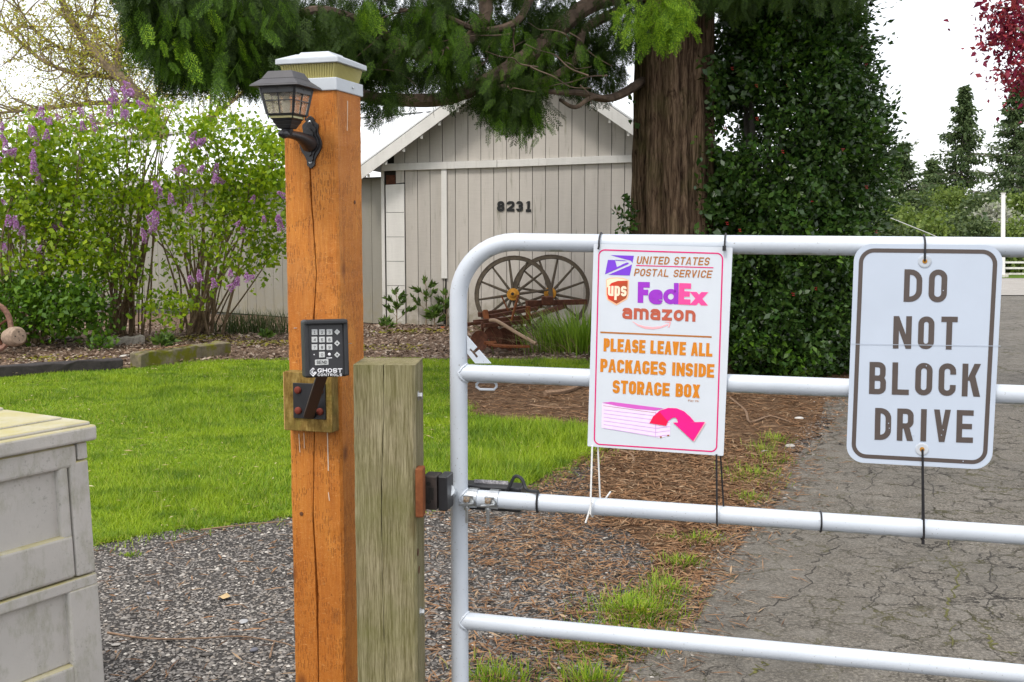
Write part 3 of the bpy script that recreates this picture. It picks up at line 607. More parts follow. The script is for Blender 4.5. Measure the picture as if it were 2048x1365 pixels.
tw = MB(); fl = GP(450, 1200) + np.array([0, 0, .012])
tw.add([fl + np.array(v) * .05 for v in [(0, -.5, 0), (.5, -.2, .1), (.3, .4, 0), (0, .6, .15), (-.4, .3, 0), (-.5, -.2, .12), (0, 0, .08)]], [(0, 1, 6), (1, 2, 6), (2, 3, 6), (3, 4, 6), (4, 5, 6), (5, 0, 6)])
tag(tw.build('fallen_leaf', plain('dry_leaf', (.46, .33, .16), .7)), 'dry tan leaf lying on gravel left of the orange post', 'leaf')
def rock(px, py, s, c, label, flat=.6, cat='stone', name='loose_stone', grp='loose stones'):
    p = GP(px, py); a = random.random() * 6
    v, f_ = instances(OCT_V, OCT_F, np.array([[p[0], p[1], s * flat * .25]]), rotz_mats(np.array([a]), np.array([[s * .6, s * .45, s * flat * .5]])))
    o = fast(name, v, [f_], plain('stone_' + str(px), c, .85), smooth=False); o.modifiers.new('sub', 'SUBSURF').render_levels = 2; return tag(o, label, cat, grp)
rock(487, 1246, .07, (.34, .34, .34), 'flat pale grey pebble on gravel left of the orange post', .3)
rock(508, 1305, .05, (.12, .12, .14), 'round dark pebble near the foot of the orange post', .7)
rock(298, 1189, .035, (.25, .26, .29), 'small bluish pebble on gravel beside the storage box', .5)
rock(232, 1292, .05, (.33, .31, .28), 'tan flat pebble beside the lower edge of the storage box', .35)
rock(1580, 898, .14, (.33, .31, .28), 'pale stone at the asphalt edge left of the drive sign', .5)
rock(1530, 908, .10, (.30, .28, .25), 'small tan stone among needles between the signs', .5)
rock(1598, 841, .12, (.45, .43, .40), 'whitish stone on needle litter below the second rail', .5)
rock(250, 716, .22, (.48, .46, .42), 'white stone behind the gap between the landscape timbers', .35)
rock(885, 660, .14, (.35, .10, .04), 'broken orange brick at the barn foot right of the weeds', .8, 'brick', 'brick_piece', None)
for i, (x, y, l) in enumerate([(1425, 1166, 'dark cone on asphalt left of the long crack'), (1447, 1181, 'second small dark cone on the asphalt below the first'), (1383, 1233, 'dark cone near the asphalt edge by the bottom rail'), (1457, 1267, 'dark cone just above the bottom rail'), (1798, 1204, 'lone dark cone in the middle of the cracked asphalt'), (1660, 868, 'dark flat scrap on asphalt behind the drive sign')]):
    rock(x, y, .03 if i < 5 else .08, (.03, .02, .015), l, .5, 'cone', 'fallen_cone', 'dark cones on the drive')

# ================================================================ BARN
BX = np.array([math.cos(R(9)), -math.sin(R(9)), 0]); B0 = PX(772, 655, 17.3); B0[2] = 0
BF = Frame(B0, BX, (0, 0, 1))
barn = thing('barn', 'old pale grey gabled barn with vertical board siding, number 8231 and a low wing', 'barn', B0)
a_ap, b_ap = BF.loc(1053, 98); a_ev, b_ev = BF.loc(742, 328)
BW = 2 * a_ap                                             # front wall from a=0 to a=BW
sl_ = (b_ap - b_ev) / (a_ap - a_ev)
def rake(a): return b_ap - sl_ * abs(a - a_ap)
t0 = BF.loc(772, 338); t1 = BF.loc(1272, 322)
def trim(a): return t0[1] + (t1[1] - t0[1]) * (a - t0[0]) / (t1[0] - t0[0])
mb = MB().prism([(0, 0), (BW, 0), (BW, rake(BW) - .05), (a_ap, b_ap - .06), (0, rake(0) - .05)], BF, -.14, -.022); mb.build('wall_core', M_DARK, barn, world=True)
MB().prism([(.16, trim(.2) + .08), (.325, trim(.3) + .08), (.325, rake(.325) - .1), (.16, rake(.16) - .1)], BF, -.02, .0).build('siding_board', M_SIDE, barn, world=True)
a = .33; k = 0
pan = [(0.006, .30), (.318, .50)]
while a < BW - .05:
    a1 = min(a + .2, BW); g = .0045
    if True:
        tl, tr = trim(a) + .01, trim(a1) + .01
        MB().prism([(a + g, .02), (a1 - g, .02), (a1 - g, tr), (a + g, tl)], BF, -.02, random.uniform(-.003, .004)).build('siding_board', M_SIDE, barn, world=True)
    ul, ur = rake(a) - .1, rake(a1) - .1; ll, lr = trim(a) + .08, trim(a1) + .08
    if ul > ll + .02 or ur > lr + .02:
        poly = [(a + g, ll), (a1 - g, lr), (a1 - g, max(ur, lr + .005)), (a + g, max(ul, ll + .005))]
        if a < a_ap < a1: poly = poly[:3] + [(a_ap, b_ap - .1)] + poly[3:]
        MB().prism(poly, BF, -.02, random.uniform(-.003, .004)).build('siding_board', M_SIDE, barn, world=True)
    a = a1; k += 1
# corner door panel, batten, loose strip, trim
MB().prism([(.025, .02), (.32, .02), (.32, trim(.3) - .24), (.025, trim(0) - .25)], BF, -.02, .022).build('corner_panel', M_TRIM, barn, world=True, bevel=.004)
MB().prism([(.03, trim(0) - .25), (.18, trim(.2) - .24), (.18, trim(.2) - .1), (.03, trim(0) - .1)], BF, -.02, .0).build('rotten_patch', M_RUST, barn, world=True)
MB().prism([(.19, trim(.2) - .23), (.32, trim(.3) - .22), (.32, trim(.3) + .0), (.19, trim(.2))], BF, -.02, .012).build('siding_board', M_SIDE, barn, world=True)
for i in range(5):
    b_ = .25 + i * .38; MB().prism([(.03, b_), (.315, b_), (.315, b_ + .006), (.03, b_ + .006)], BF, .022, .0235).build('panel_joint', M_DARK, barn, world=True)
xb = BF.loc(888, 400)[0]
MB().prism([(xb - .045, .75), (xb + .05, .75), (xb + .05, trim(xb)), (xb - .035, trim(xb))], BF, .006, .03).build('batten', M_TRIM, barn, world=True, bevel=.003)
MB().prism([(xb - .01, .02), (xb + .03, .02), (xb + .035, .95), (xb + .02, .95)], BF, .005, .008).build('open_gap', M_DARK, barn, world=True)
am = BF.loc(995, 330)[0]
for x0, x1 in ((-.02, am - .003), (am + .003, BW + .02)):
    MB().prism([(x0, trim(x0) - .035), (x1, trim(x1) - .035 + (.015 if x0 > 0 else 0)), (x1, trim(x1) + .075 + (.015 if x0 > 0 else 0)), (x0, trim(x0) + .075)], BF, .005, .05).build('trim_board', M_TRIM, barn, world=True, bevel=.004)
# roof: two slopes, fascia boards under the front edge
for s in (-1, 1):
    aL = a_ap + s * (a_ap - a_ev + .12); bL = rake(aL)
    e = Frame(BF.w(aL, bL, .34), BF.w(a_ap, b_ap) - BF.w(aL, bL), np.array([0, 0, 1.])) if s < 0 else None
    A, T_ = BF.w(aL, bL, .34), BF.w(a_ap, b_ap, .34); bk = -BF.n * 7.4; th = np.array([0, 0, .03])
    roof = MB().add([A, T_, T_ + bk, A + bk, A + th, T_ + th, T_ + bk + th, A + bk + th], [(0, 3, 2, 1), (4, 5, 6, 7), (0, 1, 5, 4), (1, 2, 6, 5), (2, 3, 7, 6), (3, 0, 4, 7)]).build('roof', M_ROOFM, barn, world=True)
    for j in range(1, 9):
        q = bk * (j / 9.); MB().bar(A + q + th * 1.6, T_ + q + th * 1.6, .04, .03).build('roof_rib', M_ROOFM, roof, world=True)
    MB().add([BF.w(aL, bL - .21, .31), BF.w(a_ap, b_ap - .21, .31), BF.w(a_ap, b_ap - .012, .31), BF.w(aL, bL - .012, .31), BF.w(aL, bL - .21, .34), BF.w(a_ap, b_ap - .21, .34), BF.w(a_ap, b_ap - .012, .34), BF.w(aL, bL - .012, .34)], [(0, 3, 2, 1), (4, 5, 6, 7), (0, 1, 5, 4), (1, 2, 6, 5), (2, 3, 7, 6), (3, 0, 4, 7)]).build('fascia_board', M_TRIM, barn, world=True)
    MB().add([BF.w(aL, bL - .03, .33), BF.w(a_ap, b_ap - .03, .33), BF.w(a_ap, b_ap - .03, 0), BF.w(aL, bL - .03, 0)], [(0, 1, 2, 3)]).build('soffit_shade', M_DARK, barn, world=True)  # soffit coloured near black to paint the shadow line beneath the rake
    for j in range(9):                                   # clips under the rake
        t = (j + .6) / 9.2; aa = aL + (a_ap - aL) * t; MB().box(BF.w(aa, rake(aa) - .235, .30), (.035, .03, .05), BF.x, BF.n, (0, 0, 1)).build('clip', M_TRIM, barn, world=True)
for x, w in ((-.03, .05), (BW + .03, .05)):
    MB().prism([(x - w / 2, .0), (x + w / 2, .0), (x + w / 2, rake(x) - .05), (x - w / 2, rake(x) - .05)], BF, -.15, -.002).build('corner_board', M_TRIM, barn, world=True)
# side and back walls
MB().box(BF.w(BW - .06, 1.2, -3.7), (.1, 7., 2.4), BF.x, BF.n).build('side_wall', M_SIDE, barn, world=True)
MB().box(BF.w(.06, 1.2, -3.7), (.1, 7., 2.4), BF.x, BF.n).build('side_wall', M_SIDE, barn, world=True)
# low wing running back to the left
WX = np.array([.788, -.616, 0]); WF = Frame(BF.w(-.055, 0, -.06), WX, (0, 0, 1)); WE = 2.33
a = 0.; 
while a > -11.5:
    w = .24; MB().prism([(a - w + .004, .02), (a - .004, .02), (a - .004, WE - .02), (a - w + .004, WE - .02)], WF, -.02, random.uniform(-.003, .004)).build('wing_board', M_SIDE_SHADED, barn, world=True); a -= w
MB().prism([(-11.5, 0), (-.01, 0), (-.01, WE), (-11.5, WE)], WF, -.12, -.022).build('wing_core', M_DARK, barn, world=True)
MB().prism([(-11.6, WE - .02), (-.12, WE - .02), (-.12, WE + .13), (-11.6, WE + .13)], WF, .22, .26).build('wing_fascia', M_TRIM, barn, world=True)
rise, run = 1.2, 3.1
wr = MB().add([WF.w(-11.7, WE + .1, .3), WF.w(-.12, WE + .1, .3), WF.w(.55, WE + .1 + rise, .3 - run), WF.w(-11.7, WE + .1 + rise, .3 - run)] + [WF.w(-11.7, WE + .13, .3), WF.w(-.12, WE + .13, .3), WF.w(.55, WE + .13 + rise, .3 - run), WF.w(-11.7, WE + .13 + rise, .3 - run)], [(0, 3, 2, 1), (4, 5, 6, 7), (0, 1, 5, 4), (1, 2, 6, 5), (2, 3, 7, 6), (3, 0, 4, 7)]).build('wing_roof', M_ROOFM, barn, world=True)
for j in range(20):
    aa = -11.4 + j * .58; MB().bar(WF.w(aa, WE + .145, .3), WF.w(aa, WE + .145 + rise, .3 - run), .035, .03).build('roof_rib', M_ROOFM, wr, world=True)
MB().bar(WF.w(-11.7, WE + .16 + rise, .3 - run), WF.w(.55, WE + .16 + rise, .3 - run), .2, .06).build('ridge_cap', M_ROOFM, wr, world=True)
# house number
NF = Frame(B0 + BF.n * .004, BX, (0, 0, 1))
for i, (c, x0, x1) in enumerate((('8', 994, 1009), ('2', 1013, 1029), ('3', 1032, 1046), ('1', 1050, 1064))):
    o = write(NF, c, (x0, 423.3), (x1, 423.6), (x0, 402.5), .27, 'number', M_NUM, barn, z=.008); o['label'] = 'black house numeral ' + c

# ---- wagon wheels leaning on the barn
M_WOOD = plain('old_wheel_wood', (.075, .058, .038), .85, var=.35, scale=18, bump=.002); M_HUB = rust('hub_rust', (.34, .15, .018), (.60, .30, .05)); M_TYRE = rust('iron_tyre', (.045, .032, .024), (.13, .10, .075))
def wheel(px, py, Y, r, yaw, tilt, ph, label):
    c = PX(px, py, Y); n = nrm([-math.sin(yaw) * math.cos(tilt), -math.cos(yaw) * math.cos(tilt), math.sin(tilt)]); x = nrm([math.cos(yaw), -math.sin(yaw), 0]); y = np.cross(n, x); fr = Frame(c, x, y)
    base = c - y * r; t = thing('wagon_wheel', label, 'wheel', (base[0], base[1], max(base[2], 0)), group='old wagon wheels leaning on the barn')
    def ring(ri, ro, z0, z1, nm, m):
        N = 48; V = []
        for k in range(N):
            q = 2 * math.pi * k / N; cs, sn = math.cos(q), math.sin(q); V += [fr.w(ri * cs, ri * sn, z0), fr.w(ro * cs, ro * sn, z0), fr.w(ro * cs, ro * sn, z1), fr.w(ri * cs, ri * sn, z1)]
        Fc = [(4 * k + j, 4 * k + (j + 1) % 4, 4 * ((k + 1) % N) + (j + 1) % 4, 4 * ((k + 1) % N) + j) for k in range(N) for j in range(4)]
        return MB().add(V, Fc).build(nm, m, t, world=True, smooth=True)
    ring(r - .058, r - .012, -.028, .028, 'felloe', M_WOOD); ring(r - .0115, r, -.032, .032, 'tyre', M_TYRE)
    for k in range(12):
        q = ph + k * math.pi / 6; d = np.array([math.cos(q), math.sin(q)]); p0, p1 = d * .06, d * (r - .06)
        MB().tube([fr.w(*p0, .02), fr.w(*(p0 * .5 + p1 * .5), .008), fr.w(*p1, 0)], [.022, .019, .015], 6).build('spoke', M_WOOD, t, world=True, smooth=True)
    h = MB().lathe([(-.07, .045), (-.06, .06), (.044, .092), (.056, .090), (.058, .05), (.085, .046), (.095, .03)], fr.o, fr.n, 18).build('hub', M_HUB, t, world=True, smooth=True)
    MB().lathe([(.0955, .024), (.11, .021)], fr.o, fr.n, 10).build('axle_hole', M_DARK, h, world=True)
wheel(1027, 590, 16.05, .575, R(8), R(11), .15, 'left wagon wheel with orange rusty hub, standing in front of the other wheel')
wheel(1101, 588, 16.35, .585, R(10), R(10), .35, 'right wagon wheel with orange rusty hub, half behind the other wheel')
# ---- rusty disc harrow
hp = GP(1000, 700); har = thing('disc_harrow', 'rusty old disc harrow with four discs in front of the wagon wheels', 'harrow', (hp[0], hp[1], 0))
def hb(p, q, Y0, Y1, w, nm, m=M_RUST, h=None): MB().bar(PX(*p, Y0), PX(*q, Y1), w, h or w).build(nm, m, har, world=True, bevel=.004)
hb((958, 630), (1082, 612), 14., 14.6, .06, 'frame_bar'); hb((978, 634), (1074, 617), 13.7, 14.3, .05, 'frame_bar'); hb((948, 645), (1062, 634), 13.5, 13.9, .055, 'frame_bar')
hb((932, 649), (966, 646), 13.4, 13.5, .04, 'frame_bar'); hb((1053, 607), (1172, 604), 14.3, 14.7, .07, 'frame_bar'); hb((1060, 634), (1130, 612), 13.9, 14.6, .06, 'frame_bar')
hb((966, 652), (1060, 643), 13.3, 13.8, .05, 'frame_bar')
hb((1037, 590), (1020, 652), 13.8, 13.7, .025, 'lever', M_RUST2); hb((1003, 592), (1016, 622), 14., 14., .02, 'lever', M_RUST2); hb((1056, 613), (1057, 652), 13.8, 13.8, .06, 'upright', M_RUST2); hb((970, 622), (975, 650), 13.7, 13.6, .06, 'upright', M_RUST2)
MB().tube(smooth_curve([PX(980, 641, 13.4), PX(995, 643, 13.3), PX(1030, 664, 13.2), PX(1072, 688, 13.)]), .022, 7).build('draw_rod', plain('worn_rod', (.33, .22, .14), .7), har, world=True, smooth=True)
for i, (x, y, Y, r) in enumerate([(961, 682, 13.3, .125), (988, 676, 13.5, .14), (1012, 678, 13.6, .14), (1037, 680, 13.7, .135)]):
    c = PX(x, y, Y); ax = nrm([-.5, -.86, .05]); MB().lathe([(-.03, .02), (-.005, r * .6), (.022, r), (.027, r), (.0, r * .6), (-.022, .02)], c, ax, 26).build('disc', M_RUST, har, world=True, smooth=True)
    hb((x + 2, y), (x + 4 + i, 646), Y + .04, Y + .02, .03, 'disc_hanger')
MB().tube([PX(958, 686, 13.35), PX(1045, 676, 14.)], .022, 7).build('axle', M_RUST, har, world=True)
MB().tube([PX(964, 700, 13.3), PX(965, 646, 13.4)], .02, 6).build('axle', M_RUST, har, world=True)
pan_ = smooth_curve([PX(979, 684, 13.2), PX(986, 690, 13.15), PX(1020, 693, 13.1), PX(1060, 693, 13.1)], 5)
m_ = MB()
for a_, b_ in zip(pan_[:-1], pan_[1:]): m_.bar(a_, b_, .16, .02)
m_.build('scraper_pan', M_RUST2, har, world=True)
MB().box(PX(1095, 602, 14.4), (.16, .12, .12)).build('gear_box', M_RUST, har, world=True, bevel=.02)
hb((1020, 693), (1020, 702), 13.1, 13.1, .04, 'pan_foot')
# ---- clump of long grass, weeds
c = GP(1165, 706); cl = thing('ornamental_grass', 'tall bright green clump of strap leaves in front of the harrow', 'plant', (c[0], c[1], 0))
M_IRIS = leafmat('strap_leaf', [(.09, .17, .012), (.15, .27, .016), (.22, .35, .03), (.30, .40, .06)], .4, .35)
n = 950; q = rng.normal(size=(n, 2)) * [.31, .15]; V, Fq = blades(np.column_stack([c[0] + q[:, 0], c[1] + q[:, 1], np.zeros(n)]), np.full(n, .68), .013, np.full(n, .55), 4, dirs=np.arctan2(q[:, 1], q[:, 0]) + rng.normal(size=n) * .5, jit=.55)
fast('strap_leaves', V, [Fq], M_IRIS, cl, kind='stuff')
n = 150; q = rng.normal(size=(n, 2)) * [.36, .17]; V, Fq = blades(np.column_stack([c[0] + q[:, 0], c[1] - .1 + q[:, 1], np.zeros(n)]), np.full(n, .4), .014, np.full(n, 1.5), 4, dirs=np.arctan2(q[:, 1] - .1, q[:, 0]))
fast('dry_leaves', V, [Fq], leafmat('dry_strap', [(.40, .33, .17), (.30, .22, .11)], .7, .2), cl, kind='stuff')
M_WEED = leafmat('weed_leaf', [(.05, .10, .02), (.09, .16, .025), (.14, .23, .03)], .5, .3)
def weed(px, py, h, label, cat='weed', nl=150, wid=.09):
    c = GP(px, py); t = thing('weed', label, cat, (c[0], c[1], 0), group='weeds at the barn foot'); P = []; D_ = []
    mb = MB().tube([c, c + [.01, 0, h * .5], c + [0, .01, h]], [.010, .007, .003], 5)
    for k in range(7):
        z = h * (.25 + .75 * k / 7); a = k * 2.4; L = h * .32 * (1.15 - k / 8); d = np.array([math.cos(a), math.sin(a) * .6, .75]); mb.tube([c + [0, 0, z * .9], c + [0, 0, z * .9] + d * L], [.005, .002], 4)
        for _ in range(nl // 7): P.append(c + [0, 0, z * .9] + d * L * random.uniform(.3, 1.05)); D_.append(d)
    mb.build('stem', M_STEM, t, world=True); V, Fq = leaves(np.array(P), wid, np.array(D_), -.1, .4); fast('leaf_mass', V, [Fq], M_WEED, t, kind='stuff')
weed(793, 660, .62, 'shorter bushy weed at the barn foot nearest the orange post'); weed(852, 655, .80, 'tallest upright weed against the barn siding left of the gate'); weed(868, 660, .35, 'low weed close beside the tallest weed')
weed(893, 655, .58, 'weed against the barn half hidden behind the gate upright'); weed(772, 668, .22, 'low spreading weed left of the bushy weed', nl=60); weed(1024, 650, .3, 'bright weed seen through the harrow frame', nl=60)
weed(320, 702, .16, 'small bright green seedling behind the mossy timber', nl=70); weed(335, 698, .17, 'second bright seedling beside the mossy timber', nl=70); weed(532, 685, .14, 'small seedling on the bed left of the orange post', nl=50)
c = GP(505, 668); cl = thing('dark_grass_clump', 'dark green grass clump against the wing wall behind the mossy timber', 'plant', (c[0], c[1], 0)); n = 500; q = rng.normal(size=(n, 2)) * [.38, .15]
V, Fq = blades(np.column_stack([c[0] + q[:, 0], c[1] + q[:, 1], np.zeros(n)]), np.full(n, .45), .010, np.full(n, .5), 3); fast('blades', V, [Fq], leafmat('dark_blade', [(.03, .055, .012), (.06, .09, .02), (.10, .12, .04)], .5, .3), cl, kind='stuff')
# ---- timbers, log, rusty rim and drum at the left
def timber(p0, p1, h, w, mat, label, name='landscape_timber'):
    A, B_ = GP(*p0), GP(*p1); d = nrm(B_ - A); sd = np.array([-d[1], d[0], 0]); L = np.linalg.norm(B_ - A); t = thing(name, label, 'timber', A)
    N = 14; V = []; Fc = []
    for i in range(N + 1):
        for (u, v) in ((0, 0), (0, 1), (1, 1), (1, 0)): V.append(A + d * L * i / N + sd * w * u + np.array([0, 0, h * v * (1 + random.uniform(-.06, .06))]) + rng.normal(size=3) * .006)
    for i in range(N):
        for j in range(4): Fc.append((4 * i + j, 4 * i + 4 + j, 4 * i + 4 + (j + 1) % 4, 4 * i + (j + 1) % 4))
    Fc += [(0, 1, 2, 3), (4 * N + 3, 4 * N + 2, 4 * N + 1, 4 * N)]; MB().add(V, Fc).build('beam', mat, t, world=True, bevel=.012); return t, A, B_, d, sd
timber((-90, 762), (248, 740), .115, .13, plain('black_timber', (.030, .024, .024), .8, var=.4, bump=.004), 'long dark brown timber edging the bed at the left')
def mossy():
    m = Mt('mossy_timber', .9, spec=.15); c = m.ramp(m.noise(8, 6, .7), [(.3, (.10, .085, .055)), (.7, (.26, .22, .15))]); c = m.mix(m.ramp(m.noise(5, 5), [(.48, 0.), (.6, .95)]), c, (.15, .15, .012))
    return m.col(c).bump(m.noise(40, 4), .006, .8).m
t, A, B_, d, sd = timber((283, 738), (464, 712), .17, .18, mossy(), 'short grey timber with moss lying askew on the bed edge')
n = 160; V = np.stack([A + d * rng.uniform(.05, .8, n)[:, None] + sd * rng.uniform(.02, .16, n)[:, None] + [0, 0, .185]] * 3, 1).reshape(-1, 3) + rng.normal(size=(3 * n, 3)) * [.02, .02, .004]
fast('fallen_needles', V, [np.arange(3 * n).reshape(-1, 3)], M_NEEDL, t, kind='stuff')
timber((196, 694), (290, 690), .11, .12, plain('bleached_log', (.33, .30, .26), .9, var=.35, bump=.01), 'short bleached broken log lying below the lilac', 'broken_log')
timber((60, 690), (155, 684), .06, .12, plain('buried_timber', (.12, .10, .09), .9, var=.3), 'low half buried timber in front of the dense left shrub')
c = PX(-8, 655, 13.2); rim = thing('iron_wheel', 'rusty iron wheel cut by the left edge of the picture', 'wheel', (c[0], c[1], 0))
pts = [c + .27 * np.array([math.cos(q) * .55, math.cos(q) * .25, math.sin(q)]) for q in np.linspace(0, 2 * math.pi, 28)[:-1]]
MB().tube(pts, .035, 8, closed=True).build('rim_band', plain('rim_paint', (.26, .14, .10), .8, var=.4), rim, world=True, smooth=True)
for q in (.4, 1.6, 2.7, 3.9, 5.1): MB().tube([c, c + .26 * np.array([math.cos(q) * .55, math.cos(q) * .25, math.sin(q)])], .014, 6).build('spoke', M_RUST, rim, world=True)
MB().lathe([(-.06, .05), (.06, .05)], c, (.4, -.9, 0), 12).build('hub', M_RUST, rim, world=True)
c = PX(27, 674, 13.1); dr = thing('rusty_drum', 'tan rounded iron drum lying beside the rusty iron wheel', 'drum', (c[0], c[1], 0))
MB().lathe([(-.12, .06), (-.11, .10), (0, .12), (.10, .115), (.13, .09), (.135, .02)], c, (.75, -.6, .12), 20).build('drum_shell', plain('tan_iron', (.30, .22, .16), .85, var=.3), dr, world=True, smooth=True)
for q in range(4): MB().lathe([(.136, .008), (.14, .007)], c + np.array([0, 0, .0]) + .05 * np.array([math.cos(q * 1.57) * .6, math.cos(q * 1.57) * .7, math.sin(q * 1.57)]), (.75, -.6, .12), 8).build('bolt_hole', M_DARK, dr, world=True)
# ================================================================ TREES AND SHRUBS
# ---- the big cedar
tc_ = np.array([PX(1347, 460, 11.4)[0], 11.4, 0]); ced = thing('cedar_tree', 'large dark cedar with furrowed brown trunk and drooping boughs over the barn', 'tree', tc_)
N = 72; rows = 46; V = []
fur = [(random.uniform(0, 6.28), random.choice((9, 13, 17, 23, 31)), random.uniform(.016, .042)) for _ in range(9)]
for i in range(rows + 1):
    z = 9.5 * i / rows; r0 = .405 * (1 - .028 * z) + .22 * math.exp(-z * 2.2)
    for k in range(N):
        q = 2 * math.pi * k / N
        f_ = sum(a_ * math.sin(m_ * q + p_ + .35 * math.sin(z * 1.3 + p_)) for p_, m_, a_ in fur); knot = .05 * math.exp(-((z - 2.6) ** 2) * 30 - ((q - 4.6) ** 2) * 12)
        r_ = r0 * (1 + f_ + .05 * math.sin(3 * q + z * .4)) + knot; V.append(tc_ + np.array([math.cos(q) * r_ - .012 * z, math.sin(q) * r_, z]))
V = np.array(V) + rng.normal(size=(len(V), 3)) * .005
Fq = [(i * N + k, i * N + (k + 1) % N, (i + 1) * N + (k + 1) % N, (i + 1) * N + k) for i in range(rows) for k in range(N)]
fast('trunk', V, [np.array(Fq)], M_BARK, ced, smooth=True)
M_LIMB = plain('limb_bark', (.10, .07, .048), .95, var=.5, scale=12, bump=.01)
def limb(pts, r0, r1, par, mat, nm='bough', n=7):
    P = smooth_curve([PX(*p) for p in pts], 6); m = len(P); return MB().tube(P, [r0 + (r1 - r0) * i / (m - 1) for i in range(m)], n).build(nm, mat, par, world=True, smooth=True)
LIMBS = [([(1310, -20, 11.2), (1180, 10, 10.8), (1080, 95, 10.4), (980, 160, 10.1), (890, 198, 9.9), (790, 200, 9.6), (720, 190, 9.4), (600, 150, 9.)], .11, .05),
         ([(1300, -60, 11.2), (1010, -40, 10.5), (968, 40, 10.2), (920, 95, 10.1), (850, 115, 9.9), (790, 85, 9.7), (740, 50, 9.5), (650, 40, 9.2)], .09, .04),
         ([(1290, 160, 11.3), (1240, 190, 11.), (1205, 198, 10.8), (1160, 186, 10.6), (1110, 185, 10.4), (1050, 178, 10.2)], .06, .02),
         ([(1240, 20, 11.), (1170, 60, 10.7), (1150, 120, 10.5), (1090, 160, 10.3), (1000, 175, 10.1), (930, 185, 10.)], .06, .02),
         ([(1060, 0, 10.4), (1030, 45, 10.2), (960, 60, 10.1), (880, 30, 9.9), (800, 20, 9.7)], .045, .02),
         ([(1120, 200, 10.5), (1150, 215, 10.4), (1185, 195, 10.6), (1225, 200, 10.8)], .02, .03),
         ([(740, 50, 9.5), (640, 20, 9.), (540, 45, 8.7), (440, 20, 8.4), (350, 10, 8.2)], .05, .02), ([(680, 190, 9.3), (560, 130, 8.8), (470, 110, 8.5), (380, 90, 8.3)], .04, .015),
         ([(800, 100, 9.7), (720, 150, 9.4), (660, 100, 9.2), (590, 70, 8.9)], .03, .012), ([(1200, -80, 11.), (900, -120, 10.4), (600, -110, 9.4), (420, -70, 8.6)], .09, .03)]
for p_, a_, b_ in LIMBS: limb(p_, a_ * .85, b_ * .85, ced, M_LIMB)
for _ in range(46):                                    # fine bare twigs under the boughs
    x, y, Y = random.uniform(620, 1230), random.uniform(20, 185), random.uniform(9.2, 10.6); p = [(x, y, Y)]
    dx, dy = random.uniform(-30, 45), random.uniform(-14, 22)
    for k in range(4): p.append((p[-1][0] - dx + random.gauss(0, 7), p[-1][1] + dy + random.gauss(0, 6), Y + random.uniform(-.15, .15)))
    limb(p, .008, .0025, ced, M_LIMB, 'twig', 4)
def spray_template():
    q = []
    def rib(a, b, w0, w1):
        a = np.array(a); b = np.array(b); n = nrm([-(b - a)[1], (b - a)[0]]); q.append([a - n * (w0 + w1) * .42, b, a + n * (w0 + w1) * .42])
    rib((0, 0), (.97, 0), .016, .006)
    for k in range(9):
        x = .06 + k * .1; L = .40 * (1 - .055 * k - .25 * (k < 1)) * random.uniform(.8, 1.15)
        for s in (-1, 1):
            ang = R(random.uniform(38, 52)); d = np.array([math.cos(ang), s * math.sin(ang)]); a = np.array([x + (s > 0) * .045, 0]); rib(a, a + d * L, .016, .008)
            for j in range(3):
                for u in (-1, 1):
                    g = ang * s + u * R(38); e = a + d * L * (.25 + .25 * j); rib(e, e + np.array([math.cos(g), math.sin(g)]) * L * .30 * (1.1 - .2 * j), .030, .012)
    V = np.array(q).reshape(-1, 2); V3 = np.column_stack([V, -.28 * V[:, 0] ** 2 * 0 - .35 * V[:, 1] ** 2]); return V3, np.arange(len(V)).reshape(-1, 3)
TPL = [spray_template() for _ in range(4)]
def sprays(P, size, dirs):
    out = []; n = len(P); which = rng.integers(0, 4, n)
    d = dirs / np.linalg.norm(dirs, axis=1)[:, None]; s = np.cross(d, unit(n)); s /= np.linalg.norm(s, axis=1)[:, None]; u = np.cross(d, s)
    Mx = np.stack([d, s, u], 2) * size[:, None, None]
    for k in range(4):
        m = which == k
        if m.any(): out.append(instances(*TPL[k], P[m], Mx[m]))
    return join(out)
M_CED = leafmat('cedar_foliage', [(.010, .025, .004), (.022, .046, .006), (.04, .08, .008), (.018, .037, .005), (.065, .115, .011)], .6, .25, .2)
M_CED3 = leafmat('tip_cedar_foliage', [(.025, .06, .005), (.05, .11, .006), (.10, .20, .009)], .6, .35, .2)
M_CED2 = leafmat('fresh_cedar_foliage', [(.05, .12, .006), (.12, .24, .010), (.26, .40, .018)], .6, .4, .2)
def cluster(lst, s0, s1, dn=1.0):
    P = []; S = []; D_ = []
    for (cx, cy, rx, ry, Y, dY, n) in lst:
        for _ in range(n):
            q = random.uniform(0, 6.28); rr = math.sqrt(random.random()); y = Y + random.uniform(-dY, dY)
            P.append(PX(cx + rx * rr * math.cos(q), cy + ry * rr * math.sin(q), y)); S.append(random.uniform(s0, s1)); D_.append([random.gauss(0, .45), random.gauss(0, .45), -dn + random.gauss(0, .3)])
    return sprays(np.array(P), np.array(S), np.array(D_))
